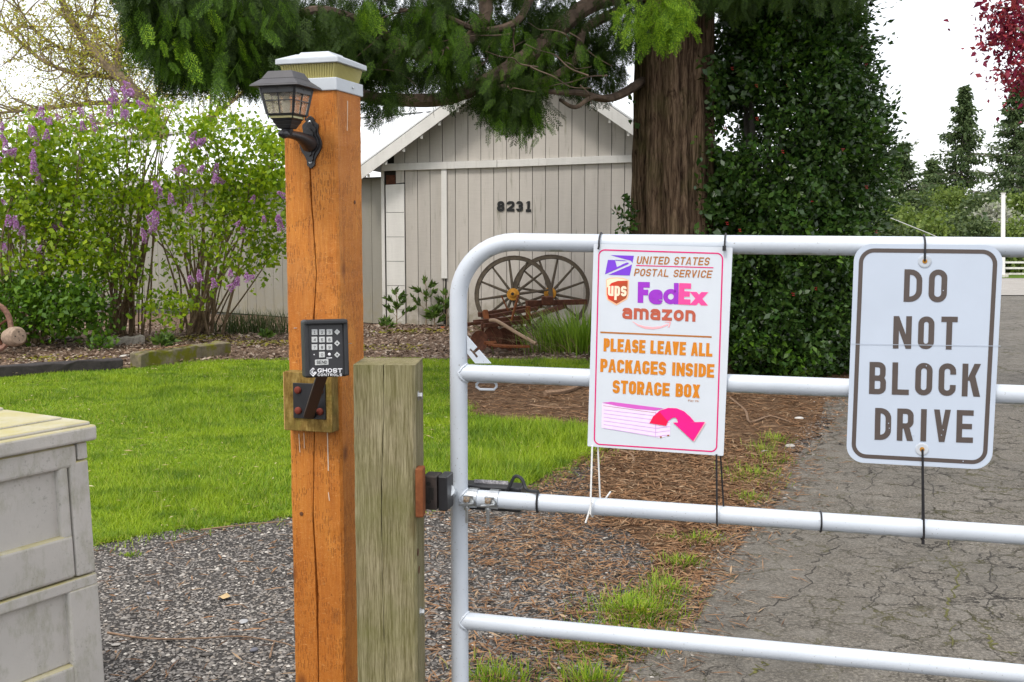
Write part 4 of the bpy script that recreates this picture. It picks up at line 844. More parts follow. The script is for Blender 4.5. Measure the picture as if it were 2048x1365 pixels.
CL = [(420, 20, 160, 100, 8.5, .7, 330), (330, 20, 75, 85, 8.1, .5, 150), (300, -30, 50, 40, 8., .4, 60), (560, 70, 160, 80, 9., .8, 330), (450, 105, 100, 50, 8.3, .5, 120), (700, 20, 200, 110, 9.8, 1., 420), (840, 80, 170, 75, 10.3, 1., 330), (1000, 50, 180, 110, 10.8, 1., 430), (1110, 90, 110, 80, 11.2, .9, 280), (720, 120, 90, 50, 9.4, .5, 130), (620, 130, 70, 45, 9., .5, 90),
      (1020, 190, 60, 50, 10.1, .4, 75), (1050, 215, 40, 35, 10., .25, 42), (985, 190, 25, 25, 10., .25, 18), (772, 195, 32, 30, 9.3, .25, 26), (1190, 130, 60, 60, 11., .5, 110), (1240, 40, 55, 60, 10.4, .5, 90), (880, 165, 110, 25, 10., .5, 50), (370, 130, 50, 30, 8.2, .3, 40),
      (1560, -60, 160, 60, 10.4, .8, 170), (1690, -20, 45, 30, 10.2, .3, 34), (1450, -20, 80, 40, 10.3, .5, 80), (850, -170, 640, 110, 10., 1.8, 520)]
CL = [(a, b - 6, c, d, e + (.35 if a > 650 and b < 150 else 0), f, int(n * (3.0 if a < 650 else 2.1))) for a, b, c, d, e, f, n in CL]
V, Fq = cluster(CL, .12, .26); fast('foliage', V, [Fq], M_CED, ced, kind='stuff')
V, Fq = cluster([(1300, 22, 78, 46, 9.3, .3, 80), (1350, 18, 40, 40, 9.2, .25, 36), (735, 10, 20, 30, 8.8, .2, 10), (330, 60, 60, 80, 7.8, .3, 14), (430, 70, 110, 80, 7.9, .3, 12)], .14, .27); fast('fresh_foliage', V, [Fq], M_CED2, ced, kind='stuff')
V, Fq = cluster([(400, 50, 130, 95, 7.9, .4, 70), (320, 60, 55, 90, 7.8, .3, 70), (430, 140, 90, 45, 7.9, .3, 40), (540, 130, 70, 60, 8.3, .3, 26), (470, 20, 120, 40, 7.9, .3, 40), (735, 10, 20, 30, 8.8, .2, 10), (1050, 240, 55, 40, 9.75, .2, 26), (985, 225, 22, 30, 9.75, .2, 14), (800, 60, 130, 70, 9.3, .3, 90), (960, 90, 150, 70, 9.7, .3, 90), (1120, 110, 80, 60, 10., .3, 40)], .11, .22); fast('tip_foliage', V, [Fq], M_CED3, ced, kind='stuff')
# extra crown foliage above the frame, unseen, added to shade all of this
n = 620; q = rng.random(n) * 6.28; rr = np.sqrt(rng.random(n)) * 4.2; z = 6.4 + rng.random(n) * 3.5; rr *= np.clip(1.35 - z / 12, .2, 1)
P = np.column_stack([tc_[0] - 1.3 + rr * np.cos(q), tc_[1] - .6 + rr * np.sin(q) * .8, z]); V, Fq = sprays(P, 1.1 + .6 * rng.random(n), np.column_stack([rng.normal(size=n) * .5, rng.normal(size=n) * .5, -np.ones(n) * .6]))
fast('added_shade_foliage', V, [Fq], M_CED, ced, kind='stuff')

# ---- holly beside the trunk
hc = np.array([PX(1563, 600, 11.6)[0], 11.7, 0.]); hol = thing('holly_tree', 'dense dark glossy holly with a few red berries beside the cedar trunk', 'tree', hc)
mb = MB()
for k in range(7):
    a = k * .9; P = smooth_curve([hc + [math.cos(a) * .12, math.sin(a) * .12, 0], hc + [math.cos(a) * .2, math.sin(a) * .2, 1.2], hc + [math.cos(a) * .4, math.sin(a) * .3, 2.6], hc + [math.cos(a) * .45, math.sin(a) * .35, 4.2]], 4)
    MB().tube(P, [.05 * (1 - .7 * i / len(P)) for i in range(len(P))], 6).build('stem', plain('holly_bark', (.11, .10, .085), .8) if k == 0 else bpy.data.materials['holly_bark'], hol, world=True, smooth=True)
pr_z = np.array([0, .25, .7, 1.2, 1.7, 2.1, 2.5, 2.9, 3.3, 3.8, 4.6, 5.2]); pr_r = np.array([.76, .90, .90, .92, .98, .96, 1.0, .90, .74, .70, .5, .1])
def holly_pts(n, shell=.55):
    z = rng.random(n) * 4.9; R_ = np.interp(z, pr_z, pr_r); q = rng.random(n) * 6.28
    R_ = R_ * (1 + .08 * np.sin(3 * q + z * 4) + .09 * np.sin(7 * q - z * 7) + .08 * np.sin(11 * q + z * 13)); rr = R_ * np.sqrt(shell + (1 - shell) * rng.random(n))
    o = np.column_stack([np.cos(q), np.sin(q), np.full(n, .15)]); P = np.column_stack([hc[0] + rr * np.cos(q), hc[1] + rr * np.sin(q), z + .03])
    k = ~((np.abs(P[:, 0] - 2.28) < .22) & (np.abs(P[:, 2] - 2.55) < .22) & (rng.random(n) < .93)); k &= ~((P[:, 0] < 2.75) & (np.abs(P[:, 2] - 2.45) < .35) & (rng.random(n) < .3)); return P[k], o[k]
M_HOL = leafmat('holly_leaf', [(.020, .055, .010), (.034, .082, .015), (.06, .122, .020), (.026, .064, .012), (.09, .165, .028)], .27, .12, .5)
P, o_ = holly_pts(125000, .25); V, Fq = leaves(P, .060, o_ * .5, .25, .55, .12, .6); fast('leaf_mass', V, [Fq], M_HOL, hol, kind='stuff')
P, o_ = holly_pts(11000, .85); k = (np.sin(P[:, 0] * 5 + P[:, 2] * 4) + np.sin(P[:, 2] * 6.3) > .55); V, Fq = leaves(P[k] + o_[k] * .05, .07, o_[k], .1, .5); fast('young_leaves', V, [Fq], leafmat('young_holly', [(.035, .09, .010), (.06, .14, .012), (.11, .21, .018)], .3, .25, .45), hol, kind='stuff')
P = []; O_ = []
for _ in range(620):                                   # stray shoots on the outline
    z = random.uniform(.6, 4.6); q = random.uniform(-1.8, .9); R_ = np.interp(z, pr_z, pr_r); d = np.array([math.cos(q), math.sin(q), .35])
    b = hc + np.array([math.cos(q) * R_, math.sin(q) * R_, z]); L = random.uniform(.06, .22) * (1 + (random.random() < .12))
    for t in np.linspace(0, 1, 8): P.append(b + d * L * t + rng.normal(size=3) * .012); O_.append(d)
V, Fq = leaves(np.array(P), .06, np.array(O_), .1, .5); fast('outer_shoots', V, [Fq], M_HOL, hol, kind='stuff')
M_BERRY = plain('red_berry', (.35, .015, .012), .3); proto = None
for _ in range(34):
    z = random.uniform(.3, 4.3); q = random.uniform(-2.6, -.3); R_ = np.interp(z, pr_z, pr_r) * 1.02; p = hc + np.array([math.cos(q) * R_, math.sin(q) * R_, z])
    if proto is None:
        mb = MB()
        for _k in range(4): o = rng.normal(size=3) * .010; mb.lathe([(-.006, .002), (-.004, .005), (0, .0065), (.004, .005), (.006, .002)], o, (0, 0, 1), 6)
        proto = mb.build('berry_cluster', M_BERRY, hol, smooth=True); b = proto
    else: b = proto.copy(); link(b); b.parent = hol
    b.location = tuple(p - hc)
# ivy leaves growing on the cedar trunk
P = np.array([tc_ + np.array([math.cos(a) * (.45 + .04 * random.random()), math.sin(a) * (.45 + .04 * random.random()), random.uniform(.1, 3.2)]) for a in np.concatenate([rng.uniform(-1.25, .4, 1500), rng.uniform(3.0, 3.5, 60)])])
P = P[np.sin(P[:, 2] * 4 + P[:, 0] * 7) > -.2]; iv = thing('trunk_ivy', 'dark leaves climbing the right side of the cedar trunk', 'ivy', tc_); V, Fq = leaves(P, .07, None, .3, .7); fast('leaf_mass', V, [Fq], M_HOL, iv, kind='stuff')
sh = thing('leafy_shoot', 'small leafy shoot sticking out left of the cedar trunk', 'shoot', PX(1268, 440, 11.2)); P = []
for pts in ([(1268, 440), (1248, 430), (1232, 424)], [(1268, 445), (1250, 460), (1236, 452)], [(1268, 425), (1256, 410), (1252, 402)]):
    W = smooth_curve([PX(x, y, 11.1) for x, y in pts], 5); MB().tube(W, .004, 4).build('stem', M_STEM, sh, world=True); P += [w + rng.normal(size=3) * .02 for w in W for _ in range(3)]
V, Fq = leaves(np.array(P), .06, None, .1, .6); fast('leaf_mass', V, [Fq], M_HOL, sh, kind='stuff')

# ---- lilacs
M_LIL = leafmat('lilac_leaf', [(.10, .19, .006), (.18, .31, .008), (.29, .42, .010), (.38, .49, .018), (.15, .26, .008)], .45, .42)
M_LIL2 = leafmat('dark_lilac_leaf', [(.05, .12, .008), (.08, .18, .010), (.14, .26, .012)], .45, .35)
M_BLO = leafmat('lilac_blossom', [(.44, .17, .46), (.56, .30, .60), (.72, .52, .78), (.36, .09, .32), (.54, .18, .44)], .6, .3)
BLOS = []
for v in range(4):
    n = 230; t = rng.random(n); q = rng.random(n) * 6.28; rr = .055 * (1 - t * .8) * np.sqrt(rng.random(n) * .6 + .4); P = np.column_stack([rr * np.cos(q), rr * np.sin(q), t * .17]) ; V, Fq = leaves(P, .022, np.column_stack([np.cos(q), np.sin(q), np.full(n, .3)]), 0, .9)
    me = fast('blossom', V, [Fq], M_BLO, None, world=False); BLOS.append(me.data); bpy.data.objects.remove(me)
def lilac(label, base, heads, stems, blobs, flowers, Y, mat, low=None):
    """base px; heads = px the stems reach; blobs = leaf masses (px, py, rx, ry, dY, n)"""
    B_ = GP(*base); t = thing('lilac_bush', label, 'bush', (B_[0], B_[1], 0), group='lilacs along the wing of the barn')
    for (hx, hy) in heads:
        for _ in range(stems):
            b = B_ + np.array([random.gauss(0, .16), random.gauss(0, .10), 0]); e = PX(hx + random.gauss(0, 22), hy + random.gauss(0, 25), Y + random.uniform(-.5, .5)); m_ = b * .55 + e * .45 + np.array([random.gauss(0, .1), random.gauss(0, .1), .2])
            P = smooth_curve([b, m_, e], 6); r_ = random.uniform(.010, .024); MB().tube(P, [r_ * (1 - .75 * i / len(P)) for i in range(len(P))], 5).build('stem', M_STEM, t, world=True, smooth=True)
    P = []
    for (cx, cy, rx, ry, dY, n) in blobs:
        m = max(3, int(n * 1.18) // 24)                             # leaves come in twig-end clumps
        for _ in range(m):
            q = random.uniform(0, 6.28); rr = math.sqrt(random.random()); c = PX(cx + rx * rr * math.cos(q), cy + ry * rr * math.sin(q), Y + random.uniform(-dY, dY)); P.append(c + rng.normal(size=(24, 3)) * [.10, .10, .085])
    P = np.concatenate(P); V, Fq = leaves(P, .074, None, .25, .62, .12); fast('leaf_mass', V, [Fq], mat, t, kind='stuff')
    for (fx, fy) in flowers:
        for k in range(random.choice((1, 1, 2, 3))):
            b = bpy.data.objects.new('blossom', random.choice(BLOS)); link(b, t); p = PX(fx + random.gauss(0, 9), fy + random.gauss(0, 9), Y - .55 + random.uniform(-.25, .1))
            b.location = tuple(p - np.array([B_[0], B_[1], 0])); b.rotation_euler = (random.gauss(0, .5), random.gauss(0, .5), random.uniform(0, 6)); b.scale = (random.uniform(.42, .85),) * 3
    return t
lilac('lilac bush with fanned bare stems and purple flowers close left of the orange post', (400, 670), [(330, 330), (380, 300), (440, 280), (500, 290), (550, 330), (560, 420), (300, 420), (470, 340)], 4,
      [(470, 310, 105, 75, .55, 1700), (400, 400, 110, 60, .5, 1000), (510, 400, 70, 60, .5, 800), (430, 470, 130, 60, .45, 800), (540, 480, 45, 45, .4, 300), (350, 610, 60, 40, .4, 330), (480, 540, 80, 40, .4, 220), (400, 245, 90, 35, .5, 320), (555, 320, 30, 70, .4, 350)],
      [(362, 350), (392, 277), (300, 452), (288, 470), (345, 405), (332, 385), (378, 412), (395, 545), (402, 562), (485, 452), (545, 472), (430, 565), (470, 572), (490, 548), (445, 365), (548, 395), (440, 355), (400, 345), (310, 440), (480, 410), (545, 440), (393, 290)], 14.4, M_LIL)
lilac('broad lilac bush with many purple flowers at the left edge of the picture', (60, 690), [(0, 300), (40, 260), (100, 290), (160, 300), (-60, 350), (200, 350)], 4,
      [(90, 290, 130, 55, .6, 1700), (20, 380, 110, 80, .6, 1700), (140, 400, 100, 80, .6, 1500), (60, 500, 130, 70, .6, 1500), (-90, 400, 60, 130, .6, 700), (150, 520, 90, 60, .5, 700)],
      [(5, 270), (60, 320), (85, 282), (78, 270), (20, 305), (5, 330), (75, 345), (30, 440), (12, 415), (110, 250), (65, 245), (180, 245), (195, 250), (235, 192), (240, 205), (258, 190), (240, 225), (10, 500), (75, 490), (15, 300), (40, 465), (30, 310), (80, 365)], 14.2, M_LIL)
lilac('middle lilac with pale twiggy stems between the two fuller bushes', (240, 672), [(200, 300), (260, 250), (300, 330), (230, 380), (330, 260), (180, 420), (280, 440), (350, 230)], 5,
      [(250, 260, 80, 50, .5, 600), (220, 350, 80, 60, .5, 800), (250, 450, 70, 50, .5, 400), (190, 470, 60, 60, .5, 500), (280, 560, 60, 50, .4, 240), (320, 230, 60, 30, .5, 180)], [(190, 250), (160, 330), (280, 225), (240, 240), (125, 455), (82, 525)], 14.7, M_LIL)
sb = GP(110, 682); shb = thing('low_shrub', 'dense low dark green shrub under the left lilacs', 'shrub', (sb[0], sb[1], 0)); P = []
for _ in range(210):
    x, y = random.uniform(-120, 215), random.uniform(560, 664); P.append(PX(x, y + (x > 180) * 25, 13.9 + random.uniform(-.4, .5)) + rng.normal(size=(26, 3)) * [.1, .1, .07])
P = np.concatenate(P); P = P[P[:, 2] > .02]; V, Fq = leaves(P, .075, None, .2, .6); fast('leaf_mass', V, [Fq], M_LIL2, shb, kind='stuff')
for k in range(16): MB().tube([sb + [random.uniform(-1.3, .8), 0, 0], sb + [random.uniform(-1.5, .9), random.uniform(-.2, .3), .75]], [.012, .005], 5).build('stem', M_STEM, shb, world=True)

# ---- budding tree behind the wing
YB = 25.; bb = PX(360, 470, YB); bud = thing('budding_tree', 'big leaning tree with sparse yellow green spring buds behind the lilacs', 'tree', (bb[0], bb[1], float(gz(YB))))
M_BBARK = plain('grey_brown_bark', (.21, .16, .10), .9, var=.45, scale=10, bump=.01); M_BUD = leafmat('bud_leaf', [(.36, .42, .03), (.46, .48, .05), (.52, .46, .08), (.36, .26, .05)], .6, .4)
tips = []
def bough(P, r0, r1, nm='branch', n=6): return MB().tube(P, [r0 + (r1 - r0) * i / (len(P) - 1) for i in range(len(P))], n).build(nm, M_BBARK, bud, world=True, smooth=True)
base = np.array([bb[0] + .3, YB, float(gz(YB))])
MAIN = [([(345, 330), (300, 220), (258, 172), (215, 130), (160, 70), (125, 5), (100, -70)], .17, .05), ([(245, 160), (232, 110), (258, 55), (235, 5), (240, -60)], .08, .03), ([(240, 158), (200, 152), (150, 147), (80, 118), (5, 52), (-50, 20)], .07, .02), ([(295, 212), (200, 206), (100, 216), (0, 226), (-60, 230)], .07, .015),
        ([(200, 115), (130, 100), (70, 60), (20, -10)], .05, .015), ([(300, 220), (330, 150), (350, 90), (340, 20)], .07, .02), ([(345, 330), (420, 240), (480, 190), (520, 150)], .08, .02), ([(160, 70), (190, 20), (185, -50)], .04, .015), ([(330, 280), (250, 250), (170, 250), (110, 270)], .05, .012)]
bough(smooth_curve([base, base + [0, 0, 2.5], PX(345, 330, YB)], 6), .3, .18, 'trunk', 9)
for pts, r0, r1 in MAIN:
    P = smooth_curve([PX(x, y, YB + .4 * math.sin(i * 1.7)) for i, (x, y) in enumerate(pts)], 7); bough(P, r0, r1)
    for i in range(2, len(P)):
        for _ in range(1 + (i % 3 == 0)):
            d = rng.normal(size=3) + nrm(P[i] - P[i - 1]) * .9 + [0, 0, .25]; L = random.uniform(.5, 1.5); e = P[i] + nrm(d) * L; m_ = (P[i] + e) / 2 + rng.normal(size=3) * .12; S = smooth_curve([P[i], m_, e], 4); bough(S, .022, .007, 'branch', 4); tips += S[3:]
            for _k in range(2):
                s = random.choice(S[2:]); e2 = s + nrm(rng.normal(size=3) + nrm(d) * .8) * random.uniform(.3, .7); bough([s, (s + e2) / 2 + rng.normal(size=3) * .04, e2], .009, .004, 'twig', 3); tips += [e2, (s + e2) / 2]
T_ = np.array(tips); P = np.repeat(T_, 9, 0) + rng.normal(size=(len(T_) * 9, 3)) * .14; V, Fq = leaves(P, .062, None, .1, .5); fast('bud_leaves', V, [Fq], M_BUD, bud, kind='stuff')

# ---- distant trees on the right
M_FIR = leafmat('fir_needles', [(.045, .08, .028), (.08, .125, .042), (.12, .165, .055)], .7, .25); M_FBARK = plain('fir_bark', (.12, .10, .085), .9)
def conifer(px, ytop, Y, width, label, dens=1., sag=.35):
    zb = float(gz(Y)); top = PX(px, ytop, Y); H = top[2] - zb; b = np.array([top[0], Y, zb]); t = thing('fir_tree', label, 'tree', b, group='firs beyond the field')
    MB().tube([b, b + [0, 0, H * .5], top], [H * .014, H * .009, .03], 7).build('trunk', M_FBARK, t, world=True, smooth=True); P = []; O_ = []; wmb = MB()
    for i in range(int(58 * dens)):
        f_ = (i + random.random()) / (58 * dens); z = H * (.10 + .89 * f_); L = width * 1.35 * (1 - f_) ** 1.0 * random.uniform(.5, 1.15) * (.8 + .3 * math.sin(f_ * 46)) + .1
        for j in range(4):
            a = random.uniform(0, 6.28); d = np.array([math.cos(a), math.sin(a), 0]); tt = np.linspace(.12, 1, 9); q = b + np.array([0, 0, z]) + d * L * tt[:, None] + np.array([0, 0, 1.]) * (-sag * L * tt + .25 * L * tt ** 2)[:, None]
            P.append(np.repeat(q, 3, 0) + rng.normal(size=(27, 3)) * [.14, .14, .08] * (Y / 100)); O_.append(np.repeat(d[None], 27, 0)); 
            if j < 3: wmb.tube([q[0], q[4], q[8]], [.05, .03, .01], 3)
    wmb.build('boughs', M_FBARK, t, world=True, kind='stuff'); V, Fq = leaves(np.concatenate(P), .40 * Y / 100, np.concatenate(O_) * .7, .5, .4); fast('needle_mass', V, [Fq], M_FIR, t, kind='stuff')
conifer(1930, 172, 105, 4.6, 'tallest fir standing alone against the sky right of the holly', 1.5); conifer(1808, 282, 100, 4.8, 'broad fir half hidden by the right edge of the holly', 1.1, .15); conifer(1866, 318, 120, 3.2, 'thin short fir between the broad fir and the tallest fir', .9)
conifer(2034, 165, 95, 5., 'tall ragged fir at the right edge of the picture', 1.4, .2); conifer(2075, 230, 90, 5., 'dense fir cut by the right edge of the picture', 1.6, .3); conifer(1745, 330, 115, 4., 'fir mostly hidden behind the holly', 1.)
M_BR = [leafmat('spring_leaves', [(.08, .13, .02), (.13, .19, .03), (.19, .25, .045)], .6, .35), leafmat('mid_leaves', [(.045, .08, .025), (.08, .115, .035), (.115, .155, .045)], .6, .3), leafmat('blossom_leaves', [(.30, .30, .22), (.42, .42, .36), (.20, .25, .10)], .6, .3)]
def broad(px, ytop, Y, w, k, label, h0=.15):
    zb = float(gz(Y)); top = PX(px, ytop, Y); H = top[2] - zb; b = np.array([top[0], Y, zb]); t = thing('broadleaf_tree', label, 'tree', b, group='leafy trees beyond the field')
    for j in range(4): MB().tube([b, b + [random.gauss(0, w * .1), 0, H * .4], b + [random.gauss(0, w * .35), random.gauss(0, w * .3), H * .8]], [.12, .08, .03], 5).build('limb' if j else 'trunk', M_FBARK, t, world=True)
    P = []
    for _ in range(150):
        q, f_ = random.uniform(0, 6.28), random.random(); rr = w * math.sqrt(random.random()) * math.sin(math.pi * (.18 + .80 * f_)) ** .6; P.append(b + np.array([rr * math.cos(q), rr * math.sin(q), H * (h0 + (1 - h0) * f_)]) + rng.normal(size=(26, 3)) * .3)
    V, Fq = leaves(np.concatenate(P), .24, None, .1, .7); fast('leaf_mass', V, [Fq], M_BR[k], t, kind='stuff')
for a in ((1830, 395, 80, 2.6, 1, 'rounded mid green tree behind the holly edge'), (1900, 380, 85, 2.8, 0, 'yellow green tree in front of the tallest fir'), (1960, 395, 80, 2.6, 1, 'mid green tree right of the tallest fir'), (1865, 432, 70, 2.2, 0, 'low bright tree just above the top rail'), (1790, 420, 70, 2.4, 0, 'bright low tree directly right of the holly'), (1990, 420, 68, 1.7, 2, 'whitish blossoming tree beside the white pole'), (2040, 400, 72, 2.4, 0, 'yellow green tree at the right picture edge'), (1935, 440, 66, 1.9, 1, 'low green tree above the drive sign'), (2090, 410, 75, 3., 1, 'green tree beyond the right picture edge')): broad(*a)
for i, x in enumerate((1700, 1780, 1860, 1950, 2020, 2100)): broad(x, 455, 62, 2.3, i % 2, ['low hedge tree hidden behind the holly', 'low hedge tree at the holly edge above the rail', 'low hedge tree behind the top rail left of the drive sign', 'low hedge tree behind the top rail over the drive sign', 'low hedge tree behind the white pole', 'low hedge tree past the right picture edge'][i], .0)
# ---- red leaved tree reaching in at the top right
YR = 9.; rt = np.array([PX(2280, 600, YR)[0], YR, 0]); red = thing('red_plum_tree', 'red leaved tree whose branch tips hang in at the top right corner', 'tree', rt)
MB().tube(smooth_curve([rt, rt + [-.05, 0, 1.2], rt + [-.1, 0, 2.3], rt + [0, 0, 3.6]], 5), [.11] * 6 + [.09] * 5 + [.05] * 5, 8).build('trunk', M_BBARK, red, world=True, smooth=True); P = []
for pts in ([(2260, 200), (2150, 120), (2060, 90), (1975, 78)], [(2260, 150), (2150, 40), (2060, 20), (1985, 15)], [(2240, 220), (2120, 170), (2060, 150), (2020, 145)], [(2200, 60), (2120, -30), (2050, -60), (1990, -50)], [(2150, 100), (2090, 95), (2040, 60), (2010, 50)]):
    W = smooth_curve([PX(x, y, YR + random.uniform(-.3, .3)) for x, y in pts], 8); MB().tube(W, [.025 * (1 - .8 * i / len(W)) for i in range(len(W))], 5).build('branch', M_BBARK, red, world=True, smooth=True)
    for i, w in enumerate(W[4:]):
        k = 1 if i < len(W) - 8 else .5
        P.append(w + rng.normal(size=(int(52 * k), 3)) * [.12 * k, .12, .11 * k])
P = np.concatenate(P); V, Fq = leaves(P, .048, None, .3, .6); fast('leaf_mass', V, [Fq], leafmat('red_leaf', [(.18, .012, .045), (.32, .03, .08), (.40, .06, .06), (.12, .01, .035)], .45, .4), red, kind='stuff')
n = 900; P = rt + np.column_stack([rng.normal(size=n) * .7 + .5, rng.normal(size=n) * .7, 3.2 + rng.random(n) * 1.6]); V, Fq = leaves(P, .07, None, .3, .55); fast('upper_leaf_mass', V, [Fq], bpy.data.materials['red_leaf'], red, kind='stuff')
# ---- pole, wire, field fence
pb = PX(2006, 548, 57.); pl = thing('white_pole', 'white painted pole standing by the field fence at far right', 'pole', (pb[0], pb[1], float(gz(57)))); pt = PX(2006.5, 388, 57.)
MB().tube([(pb[0], 57, float(gz(57))), pt], [.115, .105], 10).build('shaft', plain('pole_white', (.75, .73, .70), .6), pl, world=True, smooth=True); MB().tube([pt, pt + [0, 0, .05]], [.13, .13], 10).build('pole_cap', plain('pole_cap', (.6, .58, .55), .6), pl, world=True); MB().box((pb[0], 57, float(gz(57)) + .1), (.4, .4, .2)).build('pole_foot', M_TRIM, pl, world=True)
W = smooth_curve([PX(1690, 400, 30), PX(1760, 428, 32), PX(1820, 452, 34), PX(1882, 478, 36), PX(1990, 530, 40)], 6); tag(MB().tube(W, .013, 4).build('overhead_wire', plain('pale_wire', (.6, .6, .58), .5)), 'pale thin wire sloping down from behind the holly', 'wire')
fz = float(gz(58)); fc = thing('field_fence', 'white rail fence along the field at far right', 'fence', (20, 58, fz))
for i in range(15): MB().box((14 + i * 2.2, 58, fz + .47), (.10, .10, .94)).build('post', M_TRIM, fc, world=True)
for z in (.2, .5, .8): MB().box((29.4, 57.9, fz + z), (30.8, .05, .1)).build('rail', M_TRIM, fc, world=True)
# ================================================================ FOREGROUND
def rot2(th): c, s = math.cos(th), math.sin(th); return np.array([[c, -s, 0], [s, c, 0], [0, 0, 1]])
def post_mesh(hw, z0, z1, crack_x, cw, cd, seed, rows=70):
    rg = np.random.default_rng(seed); V = []; ch = .006; wob = np.interp(np.arange(rows + 1), np.arange(0, rows + 9, 8), rg.normal(size=len(np.arange(0, rows + 9, 8))) * .004); ww = np.abs(np.interp(np.arange(rows + 1), np.arange(0, rows + 6, 5), .7 + .5 * rg.normal(size=len(np.arange(0, rows + 6, 5)))))
    for i in range(rows + 1):
        z = z0 + (z1 - z0) * i / rows; x = crack_x + wob[i]; w = cw * max(.15, ww[i])
        ring = [(-hw + ch, -hw), (x - w / 2 - .004, -hw + .0004), (x - w / 2, -hw + .001), (x, -hw + cd), (x + w / 2, -hw + .001), (x + w / 2 + .004, -hw + .0004), (hw - ch, -hw), (hw, -hw + ch), (hw, hw - ch), (hw - ch, hw), (-hw + ch, hw), (-hw, hw - ch), (-hw, -hw + ch)]
        V += [(a + rg.normal() * .0004, b + rg.normal() * .0003, z) for a, b in ring]
    n = 13; Fc = [(i * n + k, i * n + (k + 1) % n, (i + 1) * n + (k + 1) % n, (i + 1) * n + k) for i in range(rows) for k in range(n)] + [tuple(range(n))[::-1], tuple(range(rows * n, rows * n + n))]
    return MB().add(V, Fc)
# ---- orange post
PA = R(-17); hw = .0705; nc = PX(680, 700, 2.64); ctr = np.array([nc[0], nc[1], 0]) - rot2(PA) @ np.array([hw, -hw, 0])
post = thing('stained_post', 'tall orange stained square wooden post with a cap light', 'post', ctr, PA); ZT = PX(679, 160, 2.64)[2]
post_mesh(hw, -.4, ZT - .004, -.002, .0050, .030, 3, 90).build('timber', M_OR, post)
M_STREAK = plain('pale_streak', (.62, .50, .38), .7)
FO = Frame(ctr + rot2(PA) @ np.array([0, -hw, 0]), rot2(PA) @ np.array([1, 0, 0]), (0, 0, 1)); FRt = Frame(ctr + rot2(PA) @ np.array([hw, 0, 0]), rot2(PA) @ np.array([0, 1, 0]), (0, 0, 1))
for fr, p0, p1, w in ((FO, (598, 868), (600, 905), .0018), (FO, (608, 866), (609, 897), .0015), (FO, (655, 866), (657, 942), .0024), (FRt, (695, 202), (694, 262), .0024), (FO, (657, 985), (659, 1002), .002)):
    q0, q1 = fr.loc(*p0), fr.loc(*p1); MB().prism([(q0[0] - w / 2, q0[1]), (q1[0] - w / 2, q1[1]), (q1[0] + w / 2, q1[1]), (q0[0] + w / 2, q0[1])], fr, -.001, .0009).build('pale_streak', M_STREAK, post, world=True)
for x, y in ((588, 657), (697, 688)): c = FO.at(x, y, .006) if x < 680 else FRt.at(x, y, .006); MB().tube([c - FO.n * .01, c, c + np.array([.008, -.002, .001])], .0009, 5).build('staple', M_ZINC, post, world=True)
for x, y in ((603, 1028), (709, 405)): fr = FO if x < 680 else FRt; c = fr.at(x, y); MB().lathe([(-.004, .005), (.0012, .005), (.0016, .002)], c, fr.n, 10).build('knot', plain('knot', (.11, .04, .012), .8) if x == 603 else bpy.data.materials['knot'], post, world=True)
# ---- solar cap light on the post
M_CAP = plain('grey_white_metal', (.46, .49, .52), .4, var=.06); M_LENS = Mt('ribbed_lens', .25); M_LENS.col((.58, .52, .20)); M_LENS.b.inputs['Transmission Weight'].default_value = .35
capl = thing('post_cap_light', 'white metal solar cap light with yellowed ribbed lens on top of the orange post', 'lamp', ctr + [0, 0, ZT - .02], PA); CF = Frame((0, 0, 0), (1, 0, 0), (0, 1, 0)); CF.n = np.array([0, 0, 1.])
def capm(): return MB()
bs = capm().frustum(CF, (0, 0), .149, .149, -.004, .149, .149, .026).build('base_band', M_CAP, capl, bevel=.002); MB().lathe([(0, .003), (.002, .003), (.003, .001)], (.0745, .012, .011), (1, 0, 0), 10).build('screw', M_ZINC, bs)
lens = capm().frustum(CF, (0, 0), .132, .132, .026, .146, .146, .060).build('lens', M_LENS.m, capl)
for s in range(4):
    q = s * math.pi / 2; X = np.array([math.cos(q), math.sin(q), 0]); Nn = np.array([math.sin(q), -math.cos(q), 0])
    for k in range(21):
        u = (k - 10) / 10.6; a = Nn * .0665 + X * u * .066 + [0, 0, .0265]; b = Nn * .0737 + X * u * .073 + [0, 0, .0595]; MB().tube([a, b], .0021, 5).build('lens_rib', M_LENS.m, lens)
rf = capm().frustum(CF, (0, 0), .164, .164, .060, .164, .164, .072).frustum(CF, (0, 0), .164, .164, .072, .092, .092, .087).frustum(CF, (0, 0), .084, .084, .087, .074, .074, .093).build('roof', M_CAP, capl, bevel=.0015)
MB().box((0, 0, .0934), (.058, .058, .0012)).build('solar_panel', plain('solar_cell', (.03, .04, .08), .15), rf)
# ---- wall lantern
LB = FO.loc(623, 285); lo_ = FO.w(*LB); lan = thing('wall_lantern', 'small black lantern with divided panes on the orange post', 'lamp', lo_, PA); LF = Frame((0, 0, 0), (1, 0, 0), (0, 0, 1)); k_ = .00119
prof = [(0, 52), (9, 47), (13, 40), (22, 33), (20, 20), (27, 6), (30, -5), (25, -18), (16, -28), (11, -38), (10, -46), (0, -53)]; prof = smooth_curve([(x, y) for x, y in prof], 3)
def plate(s, z0, z1, nm, par): pts = [(x * k_ * s * .82, y * k_ * s) for x, y in prof] + [(-x * k_ * s * .82, y * k_ * s) for x, y in prof[::-1]]; q = [pts[0]]; [q.append(p) for p in pts[1:] if np.hypot(p[0] - q[-1][0], p[1] - q[-1][1]) > 1e-4]; return MB().prism(q[:-1][::-1], LF, z0, z1).build(nm, M_BLACK, par, bevel=.001)
bp = plate(1., 0, .006, 'backplate', lan); plate(.78, .006, .010, 'backplate_step', bp); plate(.55, .010, .014, 'backplate_step', bp)
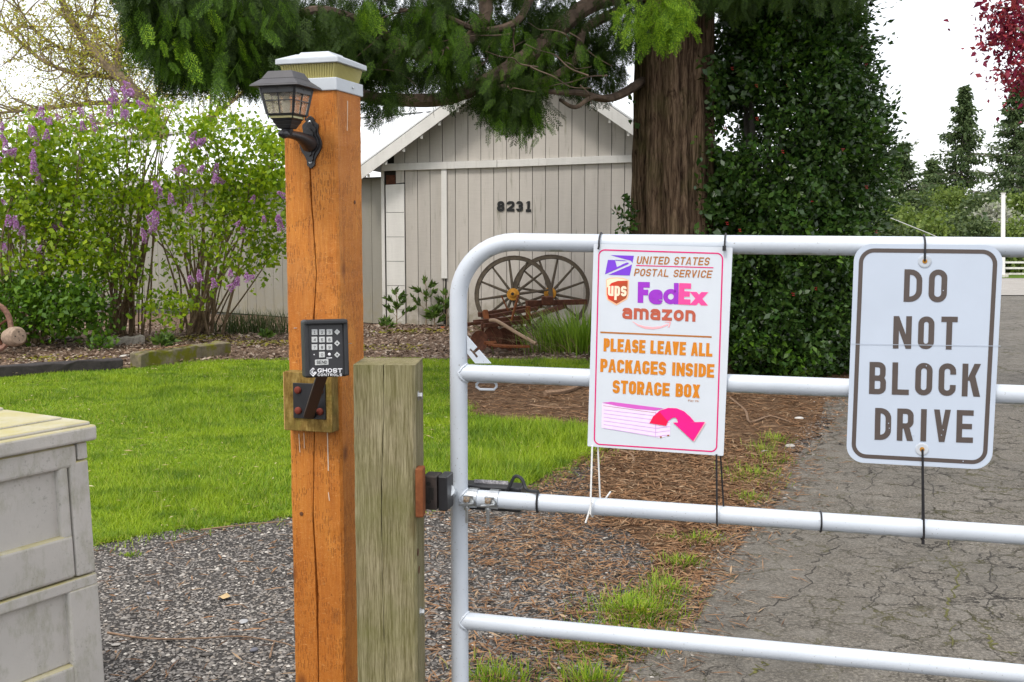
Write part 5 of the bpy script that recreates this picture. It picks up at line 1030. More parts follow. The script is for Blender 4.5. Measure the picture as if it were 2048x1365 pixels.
for y in (39, -40): MB().lathe([(.006, .0042), (.0085, .0042), (.0095, .002)], (0, 0, y * k_), (0, -1, 0), 12).build('screw', M_ZINC, bp)
D0 = .118
MB().tube([(0, -.012, -.004), (0, -.03, .002), (0, -.06, .008), (0, -.095, .010), (0, -D0 - .012, .009)], [.021, .017, .012, .0095, .009], 12).build('arm', M_BLACK, lan, smooth=True)
MB().lathe([(0, .0088), (.004, .011), (.009, .0095), (.014, .0055), (.02, .007), (.027, .001)], (0, -D0 - .012, .009), (0, -1, -.05), 12).build('finial', M_BLACK, lan, smooth=True)
HF = Frame((0, -D0, 0), (1, 0, 0), (0, 1, 0)); HF.n = np.array([0, 0, 1.]); zb = .018
MB().lathe([(zb - .012, .010), (zb, .014), (zb + .004, .012)], (0, -D0, 0), (0, 0, 1), 12).build('neck', M_BLACK, lan, smooth=True)
bse = MB().frustum(HF, (0, 0), .030, .030, zb + .003, .040, .040, zb + .012).frustum(HF, (0, 0), .040, .040, zb + .012, .050, .050, zb + .020).frustum(HF, (0, 0), .046, .046, zb + .020, .058, .058, zb + .026).build('base', M_BLACK, lan, bevel=.001)
z0, z1, s0, s1 = zb + .034, zb + .094, .0325, .043
MB().frustum(HF, (0, 0), .061, .061, zb + .031, .068, .068, zb + .036).build('lower_rim', M_BLACK, lan, bevel=.001)
for s in range(4):
    q = s * math.pi / 2; X = np.array([math.cos(q), math.sin(q), 0]); Nn = np.array([math.sin(q), -math.cos(q), 0]); o = np.array([0, -D0, 0])
    def pt(u, v, out=0.): sz = s0 + (s1 - s0) * v; return o + Nn * (sz + out) + X * u * sz + np.array([0, 0, z0 + (z1 - z0) * v])
    MB().tube([pt(1, 0), pt(1, 1)], .0035, 4).build('frame_bar', M_BLACK, lan); MB().bar(pt(-1, 1, -.001), pt(1, 1, -.001), .004, .006).build('frame_bar', M_BLACK, lan)
    MB().bar(pt(0, 0), pt(0, 1), .0022, .0022).build('glazing_bar', M_BLACK, lan); MB().bar(pt(-1, .5), pt(1, .5), .0022, .0022).build('glazing_bar', M_BLACK, lan); MB().bar(pt(-1, .86), pt(1, .86), .002, .010).build('scalloped_rail', M_BLACK, lan)
    for k in (-.5, .5): MB().bar(o + Nn * .030 + X * k * .06 + [0, 0, zb + .024], o + Nn * .032 + X * k * .064 + [0, 0, zb + .034], .0025, .0025).build('lower_bar', M_BLACK, lan)
MG = Mt('rippled_pane', .12); MG.col((.95, .90, .80)); MG.b.inputs['Transmission Weight'].default_value = .92; MG.b.inputs['IOR'].default_value = 1.25; MG.b.inputs['Alpha'].default_value = 1.; MG.bump(MG.noise(70, 3, .6), .004, .7)
for s in range(4):
    q = s * math.pi / 2; X = np.array([math.cos(q), math.sin(q), 0]); Nn = np.array([math.sin(q), -math.cos(q), 0])
    for i in (0, 1):
        for j in (0, 1):
            def pp(u, v, out): sz = s0 + (s1 - s0) * v; return o + Nn * (sz + out) + X * u * sz + np.array([0, 0, z0 + (z1 - z0) * v])
            u0, u1, v0, v1 = -.94 + .96 * i, -.02 + .96 * i, .03 + .46 * j, .48 + .46 * j; MB().add([pp(u0, v0, -.002), pp(u1, v0, -.002), pp(u1, v1, -.002), pp(u0, v1, -.002), pp(u0, v0, -.0035), pp(u1, v0, -.0035), pp(u1, v1, -.0035), pp(u0, v1, -.0035)], [(0, 1, 2, 3), (7, 6, 5, 4), (0, 4, 5, 1), (1, 5, 6, 2), (2, 6, 7, 3), (3, 7, 4, 0)]).build('pane', MG.m, lan)
MB().frustum(HF, (0, 0), .055, .055, zb + .026, .055, .055, zb + .031).build('glow_plate', M_LENS.m, lan)
MB().lathe([(z0, .008), (z0 + .03, .010), (z0 + .045, .004)], (0, -D0, 0), (0, 0, 1), 10).build('bulb', plain('bulb', (.6, .58, .5), .3), lan, smooth=True)
M_LROOF = plain('lantern_roof', (.055, .052, .055), .55, var=.15)
MB().frustum(HF, (0, 0), .122, .122, z1, .118, .118, z1 + .004).frustum(HF, (0, 0), .118, .118, z1 + .004, .082, .082, z1 + .018).frustum(HF, (0, 0), .082, .082, z1 + .018, .060, .060, z1 + .036).build('roof', M_LROOF, lan, bevel=.0012)
# ---- keypad on its bracket
def wood_block():
    m = Mt('brown_block_wood', .8, spec=.2); c = m.ramp(m.noise(30, 5, .7, (3, 3, 1)), [(.3, (.10, .055, .012)), (.5, (.20, .125, .03)), (.7, (.32, .22, .07))]); e = m.noise(9, 4); c = m.mix(m.ramp(e, [(.5, 0.), (.66, .6)]), c, (.16, .15, .03))
    return m.col(c).bump(m.noise(80, 4), .003, .8).m
kb = FO.loc(630, 800); ko = FO.w(*kb); kp = thing('gate_keypad', 'black gate keypad with white keys on a bolted bracket on the orange post', 'keypad', ko, PA)
MB().box((0, -.0195, 0), (.128, .037, .144)).build('backing_block', wood_block(), kp, bevel=.002); MB().box((-.0648, -.0195, 0), (.0012, .034, .140)).build('fresh_cut_end', plain('cut_end', (.62, .33, .15), .8, bump=.002), kp)
pf = MB().box((.006, -.040, .003), (.086, .005, .086)).build('mounting_plate', M_BLACK, kp, bevel=.001); M_RBOLT = rust('bolt_rust', (.12, .022, .014), (.22, .05, .03), .6)
for x in (-.029, .029):
    for z in (-.024, .026): MB().lathe([(0, .009), (.003, .009), (.004, .0078), (.006, .0075), (.0075, .004)], (.006 + x, -.0425, z + .003), (0, -1, 0), 12).build('bolt', M_RBOLT, kp, smooth=True)
KA = R(19); KY = 2.43; kc = PX(648, 698, KY); kx = np.array([math.cos(KA), math.sin(KA), 0]); ky = nrm(np.array([math.sin(KA) * .10, math.cos(KA) * .10, 1])); KF = Frame(kc, kx, ky)
A = [KF.loc(*p) for p in ((606, 640), (694, 640), (694, 757), (606, 757))]; w_, h_ = (A[1][0] - A[0][0]), (A[0][1] - A[3][1]); cx, cy = (A[0][0] + A[1][0]) / 2, (A[0][1] + A[3][1]) / 2
MB().box(KF.w(cx, cy, -.022), (w_, h_, .044), KF.x, KF.y, KF.n).build('housing', M_BLK2, kp, world=True, bevel=.006, seg=3)
b_ = .0105
MB().bar(FO.w(*FO.loc(634, 828), .044), KF.w(cx - .002, cy - h_ / 2 + .012, -.034), .012, .025, up=(1, 0, 0)).build('arm', plain('brown_black_steel', (.030, .016, .012), .5), kp, world=True, bevel=.002)
for sx in (-1, 1): MB().box(KF.w(cx + sx * (w_ / 2 - b_ / 2), cy, .004), (b_, h_ - .004, .012), KF.x, KF.y, KF.n).build('hood_side', M_BLK2, kp, world=True, bevel=.003)
MB().box(KF.w(cx, cy + h_ / 2 - b_ / 2 - .001, .007), (w_ - .003, b_, .018), KF.x, KF.y, KF.n).build('hood_top', M_BLK2, kp, world=True, bevel=.003)
MB().box(KF.w(cx, cy - .004, .0008), (w_ - .021, h_ - .018, .002), KF.x, KF.y, KF.n).build('face_plate', plain('face_plate', (.022, .021, .024), .35), kp, world=True)
M_KEY = plain('key_grey', (.50, .51, .50), .5, var=.04); M_INK = plain('ink', (.02, .02, .02), .6)
ks = .0128
def key(px, py, ch):
    a, b = KF.loc(px, py); o = MB().box(KF.w(a, b, .0028), (ks, ks, .0028), KF.x, KF.y, KF.n).build('key', M_KEY, kp, world=True, bevel=.001)
    write(KF, ch, (px - 2.1, py + 3.), (px + 2.1, py + 3.), (px, py - 2.8), .14, 'digit', M_INK, o, z=.0044)
n = 1
for r_ in range(3):
    for c_ in range(3): key(628.6 + c_ * 14.9, 664.7 + r_ * 15.1, str(n)); n += 1
key(643.5, 709.8, '0')
for j, y in enumerate((664.3, 687, 710)):
    a, b = KF.loc(673.7, y); d_ = .0066; o = MB().prism([(a - d_, b), (a, b - d_), (a + d_, b), (a, b + d_)], KF, .001, .0042).build('diamond_key', M_KEY, kp, world=True)
    s = d_ * .34; MB().prism([(a - s, b), (a, b - s * (.35 if j == 0 else 1)), (a + s, b), (a, b + s * (.35 if j == 0 else 1))], KF, .0042, .0046).build('key_mark', M_INK, o, world=True)
a, b = KF.loc(643, 725); o = MB().box(KF.w(a, b, .0028), (.030, .0125, .0028), KF.x, KF.y, KF.n).build('send_key', M_KEY, kp, world=True, bevel=.001); write(KF, 'SEND', (632.5, 728.2), (653.5, 728.2), (632.5, 721.4), .17, 'key_word', M_INK, o, z=.0044)
M_KW = plain('white_print', (.78, .78, .80), .5, var=.03)
a, b = KF.loc(658.5, 709); MB().lathe([(.0015, .0035), (.003, .003), (.0034, .001)], KF.w(a, b), KF.n, 12).build('sensor', M_KW, kp, world=True); MB().box(KF.w(*KF.loc(658, 716.3), .0022), (.0125, .0016, .001), KF.x, KF.y, KF.n).build('underline', M_KW, kp, world=True)
a, b = KF.loc(628, 709.6); MB().lathe([(.0015, .0014), (.0025, .0012)], KF.w(a, b), KF.n, 8).build('status_light', M_KW, kp, world=True)
write(KF, 'GHOST', (634.6, 745.6), (684, 745.6), (634.6, 737), .22, 'brand_word', M_KW, kp, .12, z=.0024); write(KF, 'CONTROLS', (634.8, 752.6), (683.5, 752.6), (634.8, 747.4), .19, 'brand_word', M_KW, kp, .35, z=.0024)
a, b = KF.loc(625.8, 744.3); d_ = .0086; m_ = MB()
for q in ribbon([(a + d_ * .35, b + d_ * .62), (a, b + d_ * .95), (a - d_, b), (a, b - d_), (a + d_ * .85, b - d_ * .1)], .0026): m_.flat(q, KF, .0024)
for q in ribbon([(a + d_ * .6, b + d_ * .05), (a + d_ * .05, b - d_ * .42), (a - d_ * .38, b), (a + d_ * .05, b + d_ * .36)], .0022): m_.flat(q, KF, .00246)
m_.build('brand_emblem', M_KW, kp, world=True)
# ---- grey post
GA = R(-3); ghw = .0695; nc = PX(831, 900, 2.42); gc = np.array([nc[0], nc[1], 0]) - rot2(GA) @ np.array([ghw, -ghw, 0]); gpst = thing('weathered_post', 'shorter weathered grey green wooden post carrying the gate hinge', 'post', gc, GA)
GZT = PX(770, 731, 2.42)[2]; post_mesh(ghw, -.4, GZT, -.006, .0022, .02, 5, 70).build('timber', M_GR, gpst)
GR_ = Frame(gc + rot2(GA) @ np.array([ghw, 0, 0]), rot2(GA) @ np.array([0, 1, 0]), (0, 0, 1))
for x, y in ((836, 792), (840, 1224)): c = GR_.at(x, y); MB().lathe([(-.002, .0125), (.002, .0125), (.0022, .0085), (.009, .0085), (.0105, .006)], c, GR_.n, 6).build('hex_bolt', M_ZINC, gpst, world=True)
for x, y in ((836, 1105), (838, 1140)): c = GR_.at(x, y); MB().lathe([(-.002, .009), (.0006, .009), (.0008, .006)], c, GR_.n, 12).build('rusty_bore', M_RUST, gpst, world=True)
# ---- gate
GTH = R(14); G0 = PX(917, 700, 2.57); G0[2] = 0; gd = np.array([math.cos(GTH), -math.sin(GTH), 0]); GF = Frame(G0, gd, (0, 0, 1)); RP = .0207; SAG = -.0068; GL = 3.5
gate = thing('pipe_gate', 'white painted pipe gate with rounded corner across the drive', 'gate', G0)
RZ = [1.4725, 1.166, .8670, .5645, .265]
def rz(i, a): return RZ[i] + SAG * a
rad = .135; P = [GF.w(0, RZ[4] + .1, 0), GF.w(0, .8, 0), GF.w(0, 1.2, 0)] + [GF.w(rad - rad * math.cos(t), RZ[0] - rad + rad * math.sin(t)) for t in np.linspace(0, math.pi / 2, 12)] + [GF.w(a, rz(0, a)) for a in (.3, .8, 1.6, GL - .15)]
P += [GF.w(GL - .14 + .14 * math.sin(t), rz(0, GL) - .14 + .14 * math.cos(t)) for t in np.linspace(.15, math.pi / 2, 9)] + [GF.w(GL, .8), GF.w(GL, rz(4, GL) + .12)] + [GF.w(GL - .13 + .13 * math.cos(t), rz(4, GL) + .13 - .13 * math.sin(t)) for t in np.linspace(.2, math.pi / 2, 8)] + [GF.w(a, rz(4, a)) for a in (2.5, 1., .16)] + [GF.w(.1 - .1 * math.sin(t), RZ[4] + .1 - .1 * math.cos(t)) for t in np.linspace(.2, 1.4, 7)]
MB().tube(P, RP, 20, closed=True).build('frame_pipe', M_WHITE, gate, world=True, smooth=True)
for i in (1, 2, 3):
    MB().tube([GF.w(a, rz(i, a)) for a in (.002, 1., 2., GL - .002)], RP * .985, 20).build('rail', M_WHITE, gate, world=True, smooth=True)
    mw = MB(); N = 22
    pts = [GF.w(.0206 + .0035 * abs(math.cos(q)) * 0 - .010 * (math.sin(q) ** 2) * 0, rz(i, .02) + math.cos(q) * RP * 1.02, math.sin(q) * RP * .99) - GF.x * (.0206 - math.sqrt(max(1e-6, RP ** 2 - (math.sin(q) * RP * .97) ** 2))) for q in np.linspace(0, 2 * math.pi, N + 1)[:-1]]
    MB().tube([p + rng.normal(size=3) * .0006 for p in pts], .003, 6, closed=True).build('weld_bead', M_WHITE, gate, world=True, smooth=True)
lp = [(934, 672), (954, 695), (947, 702), (942, 697), (939, 700), (953, 717), (957, 713), (951, 706), (958, 700), (982, 727), (951, 727), (935, 707)]
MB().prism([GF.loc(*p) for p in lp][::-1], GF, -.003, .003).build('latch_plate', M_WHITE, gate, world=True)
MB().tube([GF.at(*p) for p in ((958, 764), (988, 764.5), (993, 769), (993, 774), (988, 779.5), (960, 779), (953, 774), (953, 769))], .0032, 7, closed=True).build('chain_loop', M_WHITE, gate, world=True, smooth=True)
# ---- automatic opener
op = thing('gate_opener', 'black gate opener arm with rusty bracket joining grey post to gate', 'gate opener', GF.w(-.03, .86, -.05))
ap = [GR_.loc(831, 937), GR_.loc(831, 1036)]
MB().box(GR_.w((ap[0][0] + .012), (ap[0][1] + ap[1][1]) / 2, .009), (.04, ap[0][1] - ap[1][1], .018), GR_.x, GR_.y, GR_.n).build('rusty_bar', M_RUST2, op, world=True, bevel=.003)
BK = Frame(PX(868, 988, 2.47), (math.cos(R(-12)), math.sin(R(-12)), 0), (0, 0, 1)); a0, a1 = BK.loc(846, 988)[0], BK.loc(894, 988)[0]; zt, zb_ = BK.loc(868, 952)[1], BK.loc(868, 1020)[1]
bl = MB().box(BK.w((a0 + a1) / 2 - .011, (zt + zb_) / 2, -.02), (.034, zt - zb_, .05), BK.x, BK.y, BK.n).build('bracket', plain('worn_black_steel', (.035, .026, .022), .6, var=.6, scale=25), op, world=True, bevel=.003); MB().box(BK.w(a1 - .009, (zt + zb_) / 2, -.022), (.022, (zt - zb_) * 1.02, .056), BK.x, BK.y, BK.n).build('bracket', M_BLACK, op, world=True, bevel=.003)
for y in (968, 1004): c = BK.at(857, y, .0052); MB().lathe([(0, .0052), (.0005, .005)], c, BK.n, 12).build('bolt_hole', M_DARK, op, world=True)
MB().box(BK.at(862, 988, .0052), (.012, .028, .0006), BK.x, BK.y, BK.n).build('worn_patch', M_DARK, op, world=True)
OB = Frame(GF.w(0, 0, -.062), gd, (0, 0, 1)); p0, p1 = OB.loc(893, 965), OB.loc(1044, 968); p2 = OB.loc(893, 1014)
body = MB().box(OB.w((p0[0] + p1[0]) / 2, (p0[1] + p2[1]) / 2, -.014), (p1[0] - p0[0], p0[1] - p2[1], .056), OB.x, OB.y, OB.n).build('arm_body', M_BLACK, op, world=True, bevel=.004); TF = Frame(OB.w(0, p0[1] + .0002, 0), gd, -OB.n); 
MB().box(OB.w((p0[0] + p1[0]) / 2 + .015, p0[1] + .0008, -.012), (.085, .0008, .016), OB.x, OB.n, (0, 0, 1)).build('worn_lettering', plain('faded_print', (.30, .29, .30), .6, var=.8, scale=220), body, world=True)
MB().tube([BK.w(a1 - .004, (zt + zb_) / 2, -.03), OB.w(p0[0] + .02, (p0[1] + p2[1]) / 2, -.01)], .014, 12).build('pivot_pin', M_ZINC, op, world=True)
MB().tube(smooth_curve([OB.w(*OB.loc(1008, 990), .016), OB.w(*OB.loc(1022, 972), .022), OB.w(*OB.loc(1035, 949), .028), OB.w(*OB.loc(1050, 952), .034), OB.w(*OB.loc(1062, 972), .042), GF.at(1076, 984, .014)], 6), .0042, 8).build('cable', M_BLK2, op, world=True, smooth=True)
for x in (943, 985):
    a = GF.loc(x, 1000)[0]; z = rz(2, a); cl = MB(); sv = []
    for q in np.linspace(-1.3, 2.5, 18):
        for w, r_ in ((-.011, .0212), (.011, .0212), (.011, .0245), (-.011, .0245)): sv.append(GF.w(a + .006 + w, z + math.cos(q) * r_, math.sin(q) * r_))
    cl.add(sv, [(4 * i + j, 4 * i + (j + 1) % 4, 4 * i + 4 + (j + 1) % 4, 4 * i + 4 + j) for i in range(17) for j in range(4)] + [(3, 2, 1, 0), (68, 69, 70, 71)])
    c0 = cl.build('pipe_clamp', M_ZINC, op, world=True, smooth=True)
    MB().box(GF.w(a - .002, z - .006, .034), (.034, .013, .005), nrm(GF.x + .15 * GF.y), GF.n, GF.y).build('clamp_ear', M_ZINC, c0, world=True, bevel=.001); MB().box(GF.w(a + .002, z + .004, .029), (.024, .010, .022), nrm(GF.x), GF.n, nrm(GF.y + .5 * GF.n)).build('clamp_ear', M_ZINC, c0, world=True, bevel=.002)
    MB().tube([GF.w(a - .002, z + .010, .034), GF.w(a - .002, z - .052, .034)], .0034, 8).build('clamp_bolt', M_ZINC, c0, world=True); MB().lathe([(0, .0075), (.005, .0075)], GF.w(a - .002, z + .0, .038), (0, 0, 1), 6).build('nut', plain('nut_rust', (.30, .22, .15), .5, .6) if x == 943 else bpy.data.materials['nut_rust'], c0, world=True); MB().lathe([(0, .0075), (.006, .0075)], GF.w(a - .002, z - .020, .034), (0, 0, 1), 6).build('nut', M_ZINC, c0, world=True)
# ---- package sign
def sign_frame(tl, tr, bl, off):
    o, x, y = GF.at(*tl, off), GF.at(*tr, off), GF.at(*bl, off); return Frame(o, x - o, o - y)
S1 = sign_frame((1187.5, 488), (1461, 495.5), (1174.5, 893), .029); w1, h1 = .3045, .459
ps = thing('package_sign', 'white delivery sign with carrier logos, orange text and a pink arrow', 'sign', S1.w(w1 / 2, -h1, 0))
M_PANEL = plain('coroplast_white', (.60, .64, .69), .35, var=.02); M_MAG = col_mat('magenta_ink', (214, 10, 110)); M_PUR = col_mat('purple_ink', (118, 56, 205)); M_BRN = col_mat('brown_ink', (172, 104, 30)); M_ORG = col_mat('orange_ink', (206, 124, 6)); M_FP = col_mat('violet_ink', (152, 44, 190)); M_FX = col_mat('pink_ink', (250, 72, 148)); M_AMZ = col_mat('rust_ink', (182, 86, 62)); M_SMI = col_mat('peach_pink_ink', (247, 172, 178))
MB().prism(rnd_corners([(0, 0), (0, -h1), (w1, -h1), (w1, 0)], .003, True, 3), S1, -.005, 0).build('panel', M_PANEL, ps, world=True)
line_px(S1, [(1198, 500), (1445.5, 507.5), (1433, 904), (1188.5, 888.5)], .0030, 'border', M_MAG, ps, closed=True, rad=.013)
z1f = lambda x, y: (1160 + x / 5.6875, 460 + y / 5.6875)
z2f = lambda x, y: (1160 + x / 3.4125, 660 + y / 3.4125)
for i, poly in enumerate(([(345, 288), (613, 295), (596, 380), (580, 352), (545, 343)], [(318, 342), (398, 344), (420, 424), (285, 507)], [(420, 424), (520, 380), (552, 388), (285, 507)], [(592, 392), (566, 520), (322, 512), (560, 412)], [(402, 342), (500, 346), (540, 356), (402, 350)], [(470, 398), (535, 372), (556, 376), (548, 390)])): poly_px(S1, [z1f(*p) for p in poly], 'postal_emblem', M_PUR, ps, .0005 + i * .00004)
write(S1, 'UNITED STATES', z1f(640, 388), z1f(1465, 404), z1f(640, 300), .16, 'postal_words', M_BRN, ps, .22, .18); write(S1, 'POSTAL SERVICE', z1f(612, 524), z1f(1492, 548), z1f(612, 440), .16, 'postal_words', M_BRN, ps, .22, .18); line_px(S1, [z1f(638, 406), z1f(1518, 432)], .0022, 'postal_rule', M_MAG, ps)
sh_ = [(297, 565), (340, 546), (420, 541), (500, 550), (556, 572), (552, 740), (535, 790), (415, 860), (312, 800), (296, 740)]
poly_px(S1, [z1f(*p) for p in sh_], 'shield_edge', col_mat('peach_ink', (243, 190, 150)), ps, .0005)
def inset(pts, k): c = np.mean(pts, 0); return [tuple(c + (np.array(p) - c) * k) for p in pts]
MS = Mt('shield_ink', .45); MS.col(MS.ramp(MS.noise(14, 1, .4), [(.38, lin(216, 40, 18)), (.58, lin(168, 70, 30))])); poly_px(S1, [z1f(*p) for p in inset(sh_, .90)], 'shield_field', MS.m, ps, .0009)
poly_px(S1, [z1f(*p) for p in [(306, 572), (345, 556), (420, 551), (490, 560), (548, 578), (430, 582), (360, 605), (308, 660)]], 'shield_sweep', col_mat('cream_ink', (235, 222, 190)), ps, .0012)
write(S1, 'ups', z1f(318, 752), z1f(530, 757), z1f(318, 592), .17, 'shield_letters', col_mat('cream_letter', (250, 224, 196)), ps, .16, z=.0015)
def fed():
    o1 = write(S1, 'F', z1f(655, 830), z1f(790, 833), z1f(655, 592), .27, 'courier_letters', M_FP, ps); write(S1, 'e', z1f(778, 845), z1f(938, 849), z1f(778, 612), .24, 'courier_letters', M_FP, ps, z=.0010); write(S1, 'd', z1f(945, 846), z1f(1120, 848), z1f(945, 604), .22, 'courier_letters', M_FP, ps)
    write(S1, 'E', z1f(1120, 848), z1f(1255, 853), z1f(1120, 605), .25, 'courier_letters', M_FX, ps, z=.0010); write(S1, 'x', z1f(1245, 856), z1f(1455, 862), z1f(1245, 645), .30, 'courier_letters', M_FX, ps)
fed()
write(S1, 'amazon', z1f(480, 1012), z1f(1312, 1046), z1f(480, 836), .20, 'shop_letters', M_AMZ, ps, .16)
sm = [z1f(*p) for p in [(597, 1042), (660, 1085), (740, 1112), (830, 1120), (920, 1108), (1000, 1078)]]
q = [np.array(S1.loc(*p)) for p in sm]; tk = [.0008, .0035, .005, .0052, .0042, .0028]; m_ = MB()
for i in range(5): m_.flat([q[i] - [0, tk[i] / 2], q[i + 1] - [0, tk[i + 1] / 2], q[i + 1] + [0, tk[i + 1] / 2], q[i] + [0, tk[i] / 2]], S1, .0006)
m_.flat([S1.loc(*z1f(*p)) for p in [(955, 1050), (1035, 1043), (1030, 1058)]][::-1], S1, .0007); m_.flat([S1.loc(*z1f(*p)) for p in [(1035, 1043), (1022, 1100), (1000, 1115), (1018, 1060)]][::-1], S1, .00075); m_.build('smile_arrow', M_SMI, ps, world=True)
line_px(S1, [z1f(232, 1166), z1f(1498, 1220)], .0036, 'divider', M_BRN, ps)
M_OUT = col_mat('dark_orange_ink', (160, 92, 20))
for tx, bl_, br_, tp in (('PLEASE LEAVE ALL', (160, 147), (903, 184), (160, 57)), ('PACKAGES INSIDE', (138, 287), (915, 327), (138, 197)), ('STORAGE BOX', (222, 432), (818, 466), (222, 342))): write(S1, tx, z2f(*bl_), z2f(*br_), z2f(*tp), .225, 'instruction', M_ORG, ps, .13)
write(S1, 'Play Ink', z2f(738, 489), z2f(812, 493), z2f(738, 475), .14, 'maker_name', M_BRN, ps, .2)
M_BXP = col_mat('pale_lilac_ink', (234, 214, 240)); M_BXL = col_mat('orchid_ink', (208, 92, 190)); M_SLT = col_mat('lilac_line', (205, 165, 218))
poly_px(S1, [z2f(*p) for p in [(150, 500), (520, 556), (618, 560), (615, 722), (545, 738), (147, 668)]], 'picture_box', M_BXP, ps, .0005); poly_px(S1, [z2f(*p) for p in [(150, 497), (215, 491), (575, 537), (510, 550), (380, 540), (255, 520)]], 'picture_lid', M_BXL, ps, .0009)
line_px(S1, [z2f(160, 517), z2f(360, 545), z2f(520, 567)], .0007, 'picture_line', M_OUT, ps, .0010)
for k in range(6): y = 545 + k * 25; line_px(S1, [z2f(162, y), z2f(515, y + 42 + k * 3)], .0011, 'picture_line', M_SLT, ps, .0010); line_px(S1, [z2f(520, y + 42 + k * 3), z2f(612, y + 30 + k * 3)], .0011, 'picture_line', M_SLT, ps, .0011)
line_px(S1, [z2f(517, 560), z2f(516, 730)], .0014, 'picture_line', M_SLT, ps, .0012)
for p in ((552, 732), (602, 720)): a, b = S1.loc(*z2f(*p)); MB().flat([(a - .002, b - .0016), (a + .002, b - .0016), (a + .002, b + .0016), (a - .002, b + .0016)], S1, .0014).build('picture_foot', M_OUT, ps, world=True)
arc_o = [(475, 636), (500, 590), (545, 550), (605, 532), (660, 535), (710, 555), (752, 592), (782, 628)]; arc_i = [(588, 655), (600, 625), (625, 604), (640, 598), (655, 600), (664, 612), (668, 628), (672, 634)]
m_ = MB()
for i in range(7): m_.flat([S1.loc(*z2f(*p)) for p in (arc_o[i], arc_i[i], arc_i[i + 1], arc_o[i + 1])], S1, .0018)
M_ARR = col_mat('hot_pink_ink', (240, 8, 130)); m_.build('arrow_bow', M_ARR, ps, world=True); poly_px(S1, [z2f(*p) for p in [(635, 632), (772, 760), (853, 628)]], 'arrow_head', M_ARR, ps, .0020); line_px(S1, [z2f(776, 762), z2f(856, 632)], .0018, 'arrow_edge', M_SMI, ps, .0022)
poly_px(S1, [z2f(*p) for p in [(475, 636), (588, 655), (600, 625), (545, 560), (500, 590)]], 'arrow_tail', col_mat('red_ink', (246, 0, 70)), ps, .0022)
# ---- traffic sign
S2 = sign_frame((1709, 488), (2004, 491), (1698.5, 927), .031); w2 = (S2.loc(2003.5, 600)[0] - S2.loc(1706.5, 600)[0]); h2 = -S2.loc(1850, 933)[1]
ds = thing('drive_sign', 'rounded aluminium sign reading do not block drive, tied to the gate', 'sign', S2.w(w2 / 2, -h2, 0)); M_ALU = plain('reflective_sheet', (.48, .54, .63), .4, var=.03, scale=8); M_SBR = col_mat('faded_black_ink', (80, 70, 65))
def rr_(x0, y0, x1, y1, r): return rnd_corners([(x0, y1), (x0, y0), (x1, y0), (x1, y1)], r, True, 8)
MB().prism(rr_(0, -h2, w2, 0, .036), S2, -.002, 0).build('panel', M_ALU, ds, world=True)
q = rr_(.0145, -h2 + .0145, w2 - .0145, -.0135, .026); m_ = MB(); [m_.flat(p, S2, .0005) for p in ribbon(q, .0086, True)]; m_.build('border', M_SBR, ds, world=True)
z3f = lambda x, y: (1660 + x / 2.675, 450 + y / 2.675)
for tx, b0, b1, tp, g in (('DO', (393, 412), (623, 415), (393, 238), .36), ('NOT', (337, 662), (678, 668), (337, 488), .42), ('BLOCK', (208, 905), (802, 920), (208, 733), .36), ('DRIVE', (238, 1150), (764, 1167), (238, 979), .36)): write(S2, tx, z3f(*b0), z3f(*b1), z3f(*tp), .165, 'sign_word', M_SBR, ds, g)
line_px(S2, [(1703, 688.5), (2001, 692.5)], .0012, 'crease', plain('crease_grey', (.40, .45, .53), .5), ds, .0014)
for px_, py_, m2 in ((1849.5, 523, plain('clear_washer', (.46, .50, .55), .25)), (1844, 899, plain('clear_washer2', (.50, .53, .57), .25))):
    a, b = S2.loc(px_, py_); g = MB().lathe([(0, .0135), (.0012, .0135), (.0016, .0128), (.0012, .009)], S2.w(a, b), S2.n, 20).build('washer', m2, ds, world=True, smooth=True); MB().lathe([(.0014, .005), (.0022, .0048)], S2.w(a, b), S2.n, 12).build('hole', M_HUB, g, world=True)
for x, y in ((313, 1062), (317, 1088), (445, 1125), (606, 1097), (596, 1125), (712, 1265), (515, 755), (606, 352)): a, b = S2.loc(*z3f(x, y)); MB().lathe([(.0004, .0011), (.0018, .0009)], S2.w(a, b), S2.n, 7).build('chip', M_ALU, ds, world=True)
# ---- cable ties
def ring_tie(a, i, r, mat, label, w=.0022, head=True):
    z = rz(i, a); t = thing('cable_tie', label, 'cable tie', GF.w(a, z, 0), group='cable ties on the gate'); MB().tube([GF.w(a + .0015 * math.sin(q), z + math.cos(q) * r, math.sin(q) * r) for q in np.linspace(0, 2 * math.pi, 25)[:-1]], w, 6, closed=True).build('strap', mat, t, world=True, smooth=True)
    MB().box(GF.w(a, z - r * .7, -r * .75), (.006, .005, .006), GF.x, GF.y, GF.n).build('tie_head', mat, t, world=True); return t
def loop_tie(i, top, hole, mat, label, up=True, w=.0021, dx=0.):
    """strap from a hole in a sign round rail i"""
    h = GF.at(*hole, .0335); a = GF.loc(*top, .026)[0]; z = rz(i, a); t = thing('cable_tie', label, 'cable tie', h, group='cable ties on the gate'); s = 1 if up else -1
    P = [h, GF.w(a, z - s * .006, .0335), GF.w(a, z + s * .010, .030), GF.w(a, z + s * .0205, .014), GF.w(a, z + s * .0235, 0), GF.w(a, z + s * .016, -.017), GF.w(a, z, -.0235), GF.w(a + dx, z - s * .017, -.014), GF.w(a + dx * 1.2, z - s * .026, .004)]; e = GF.at(hole[0] + dx * 800, hole[1], .022); P += [e * .7 + P[-1] * .3, e]
    MB().tube(smooth_curve(P, 4), w, 6).build('strap', mat, t, world=True, smooth=True); return t
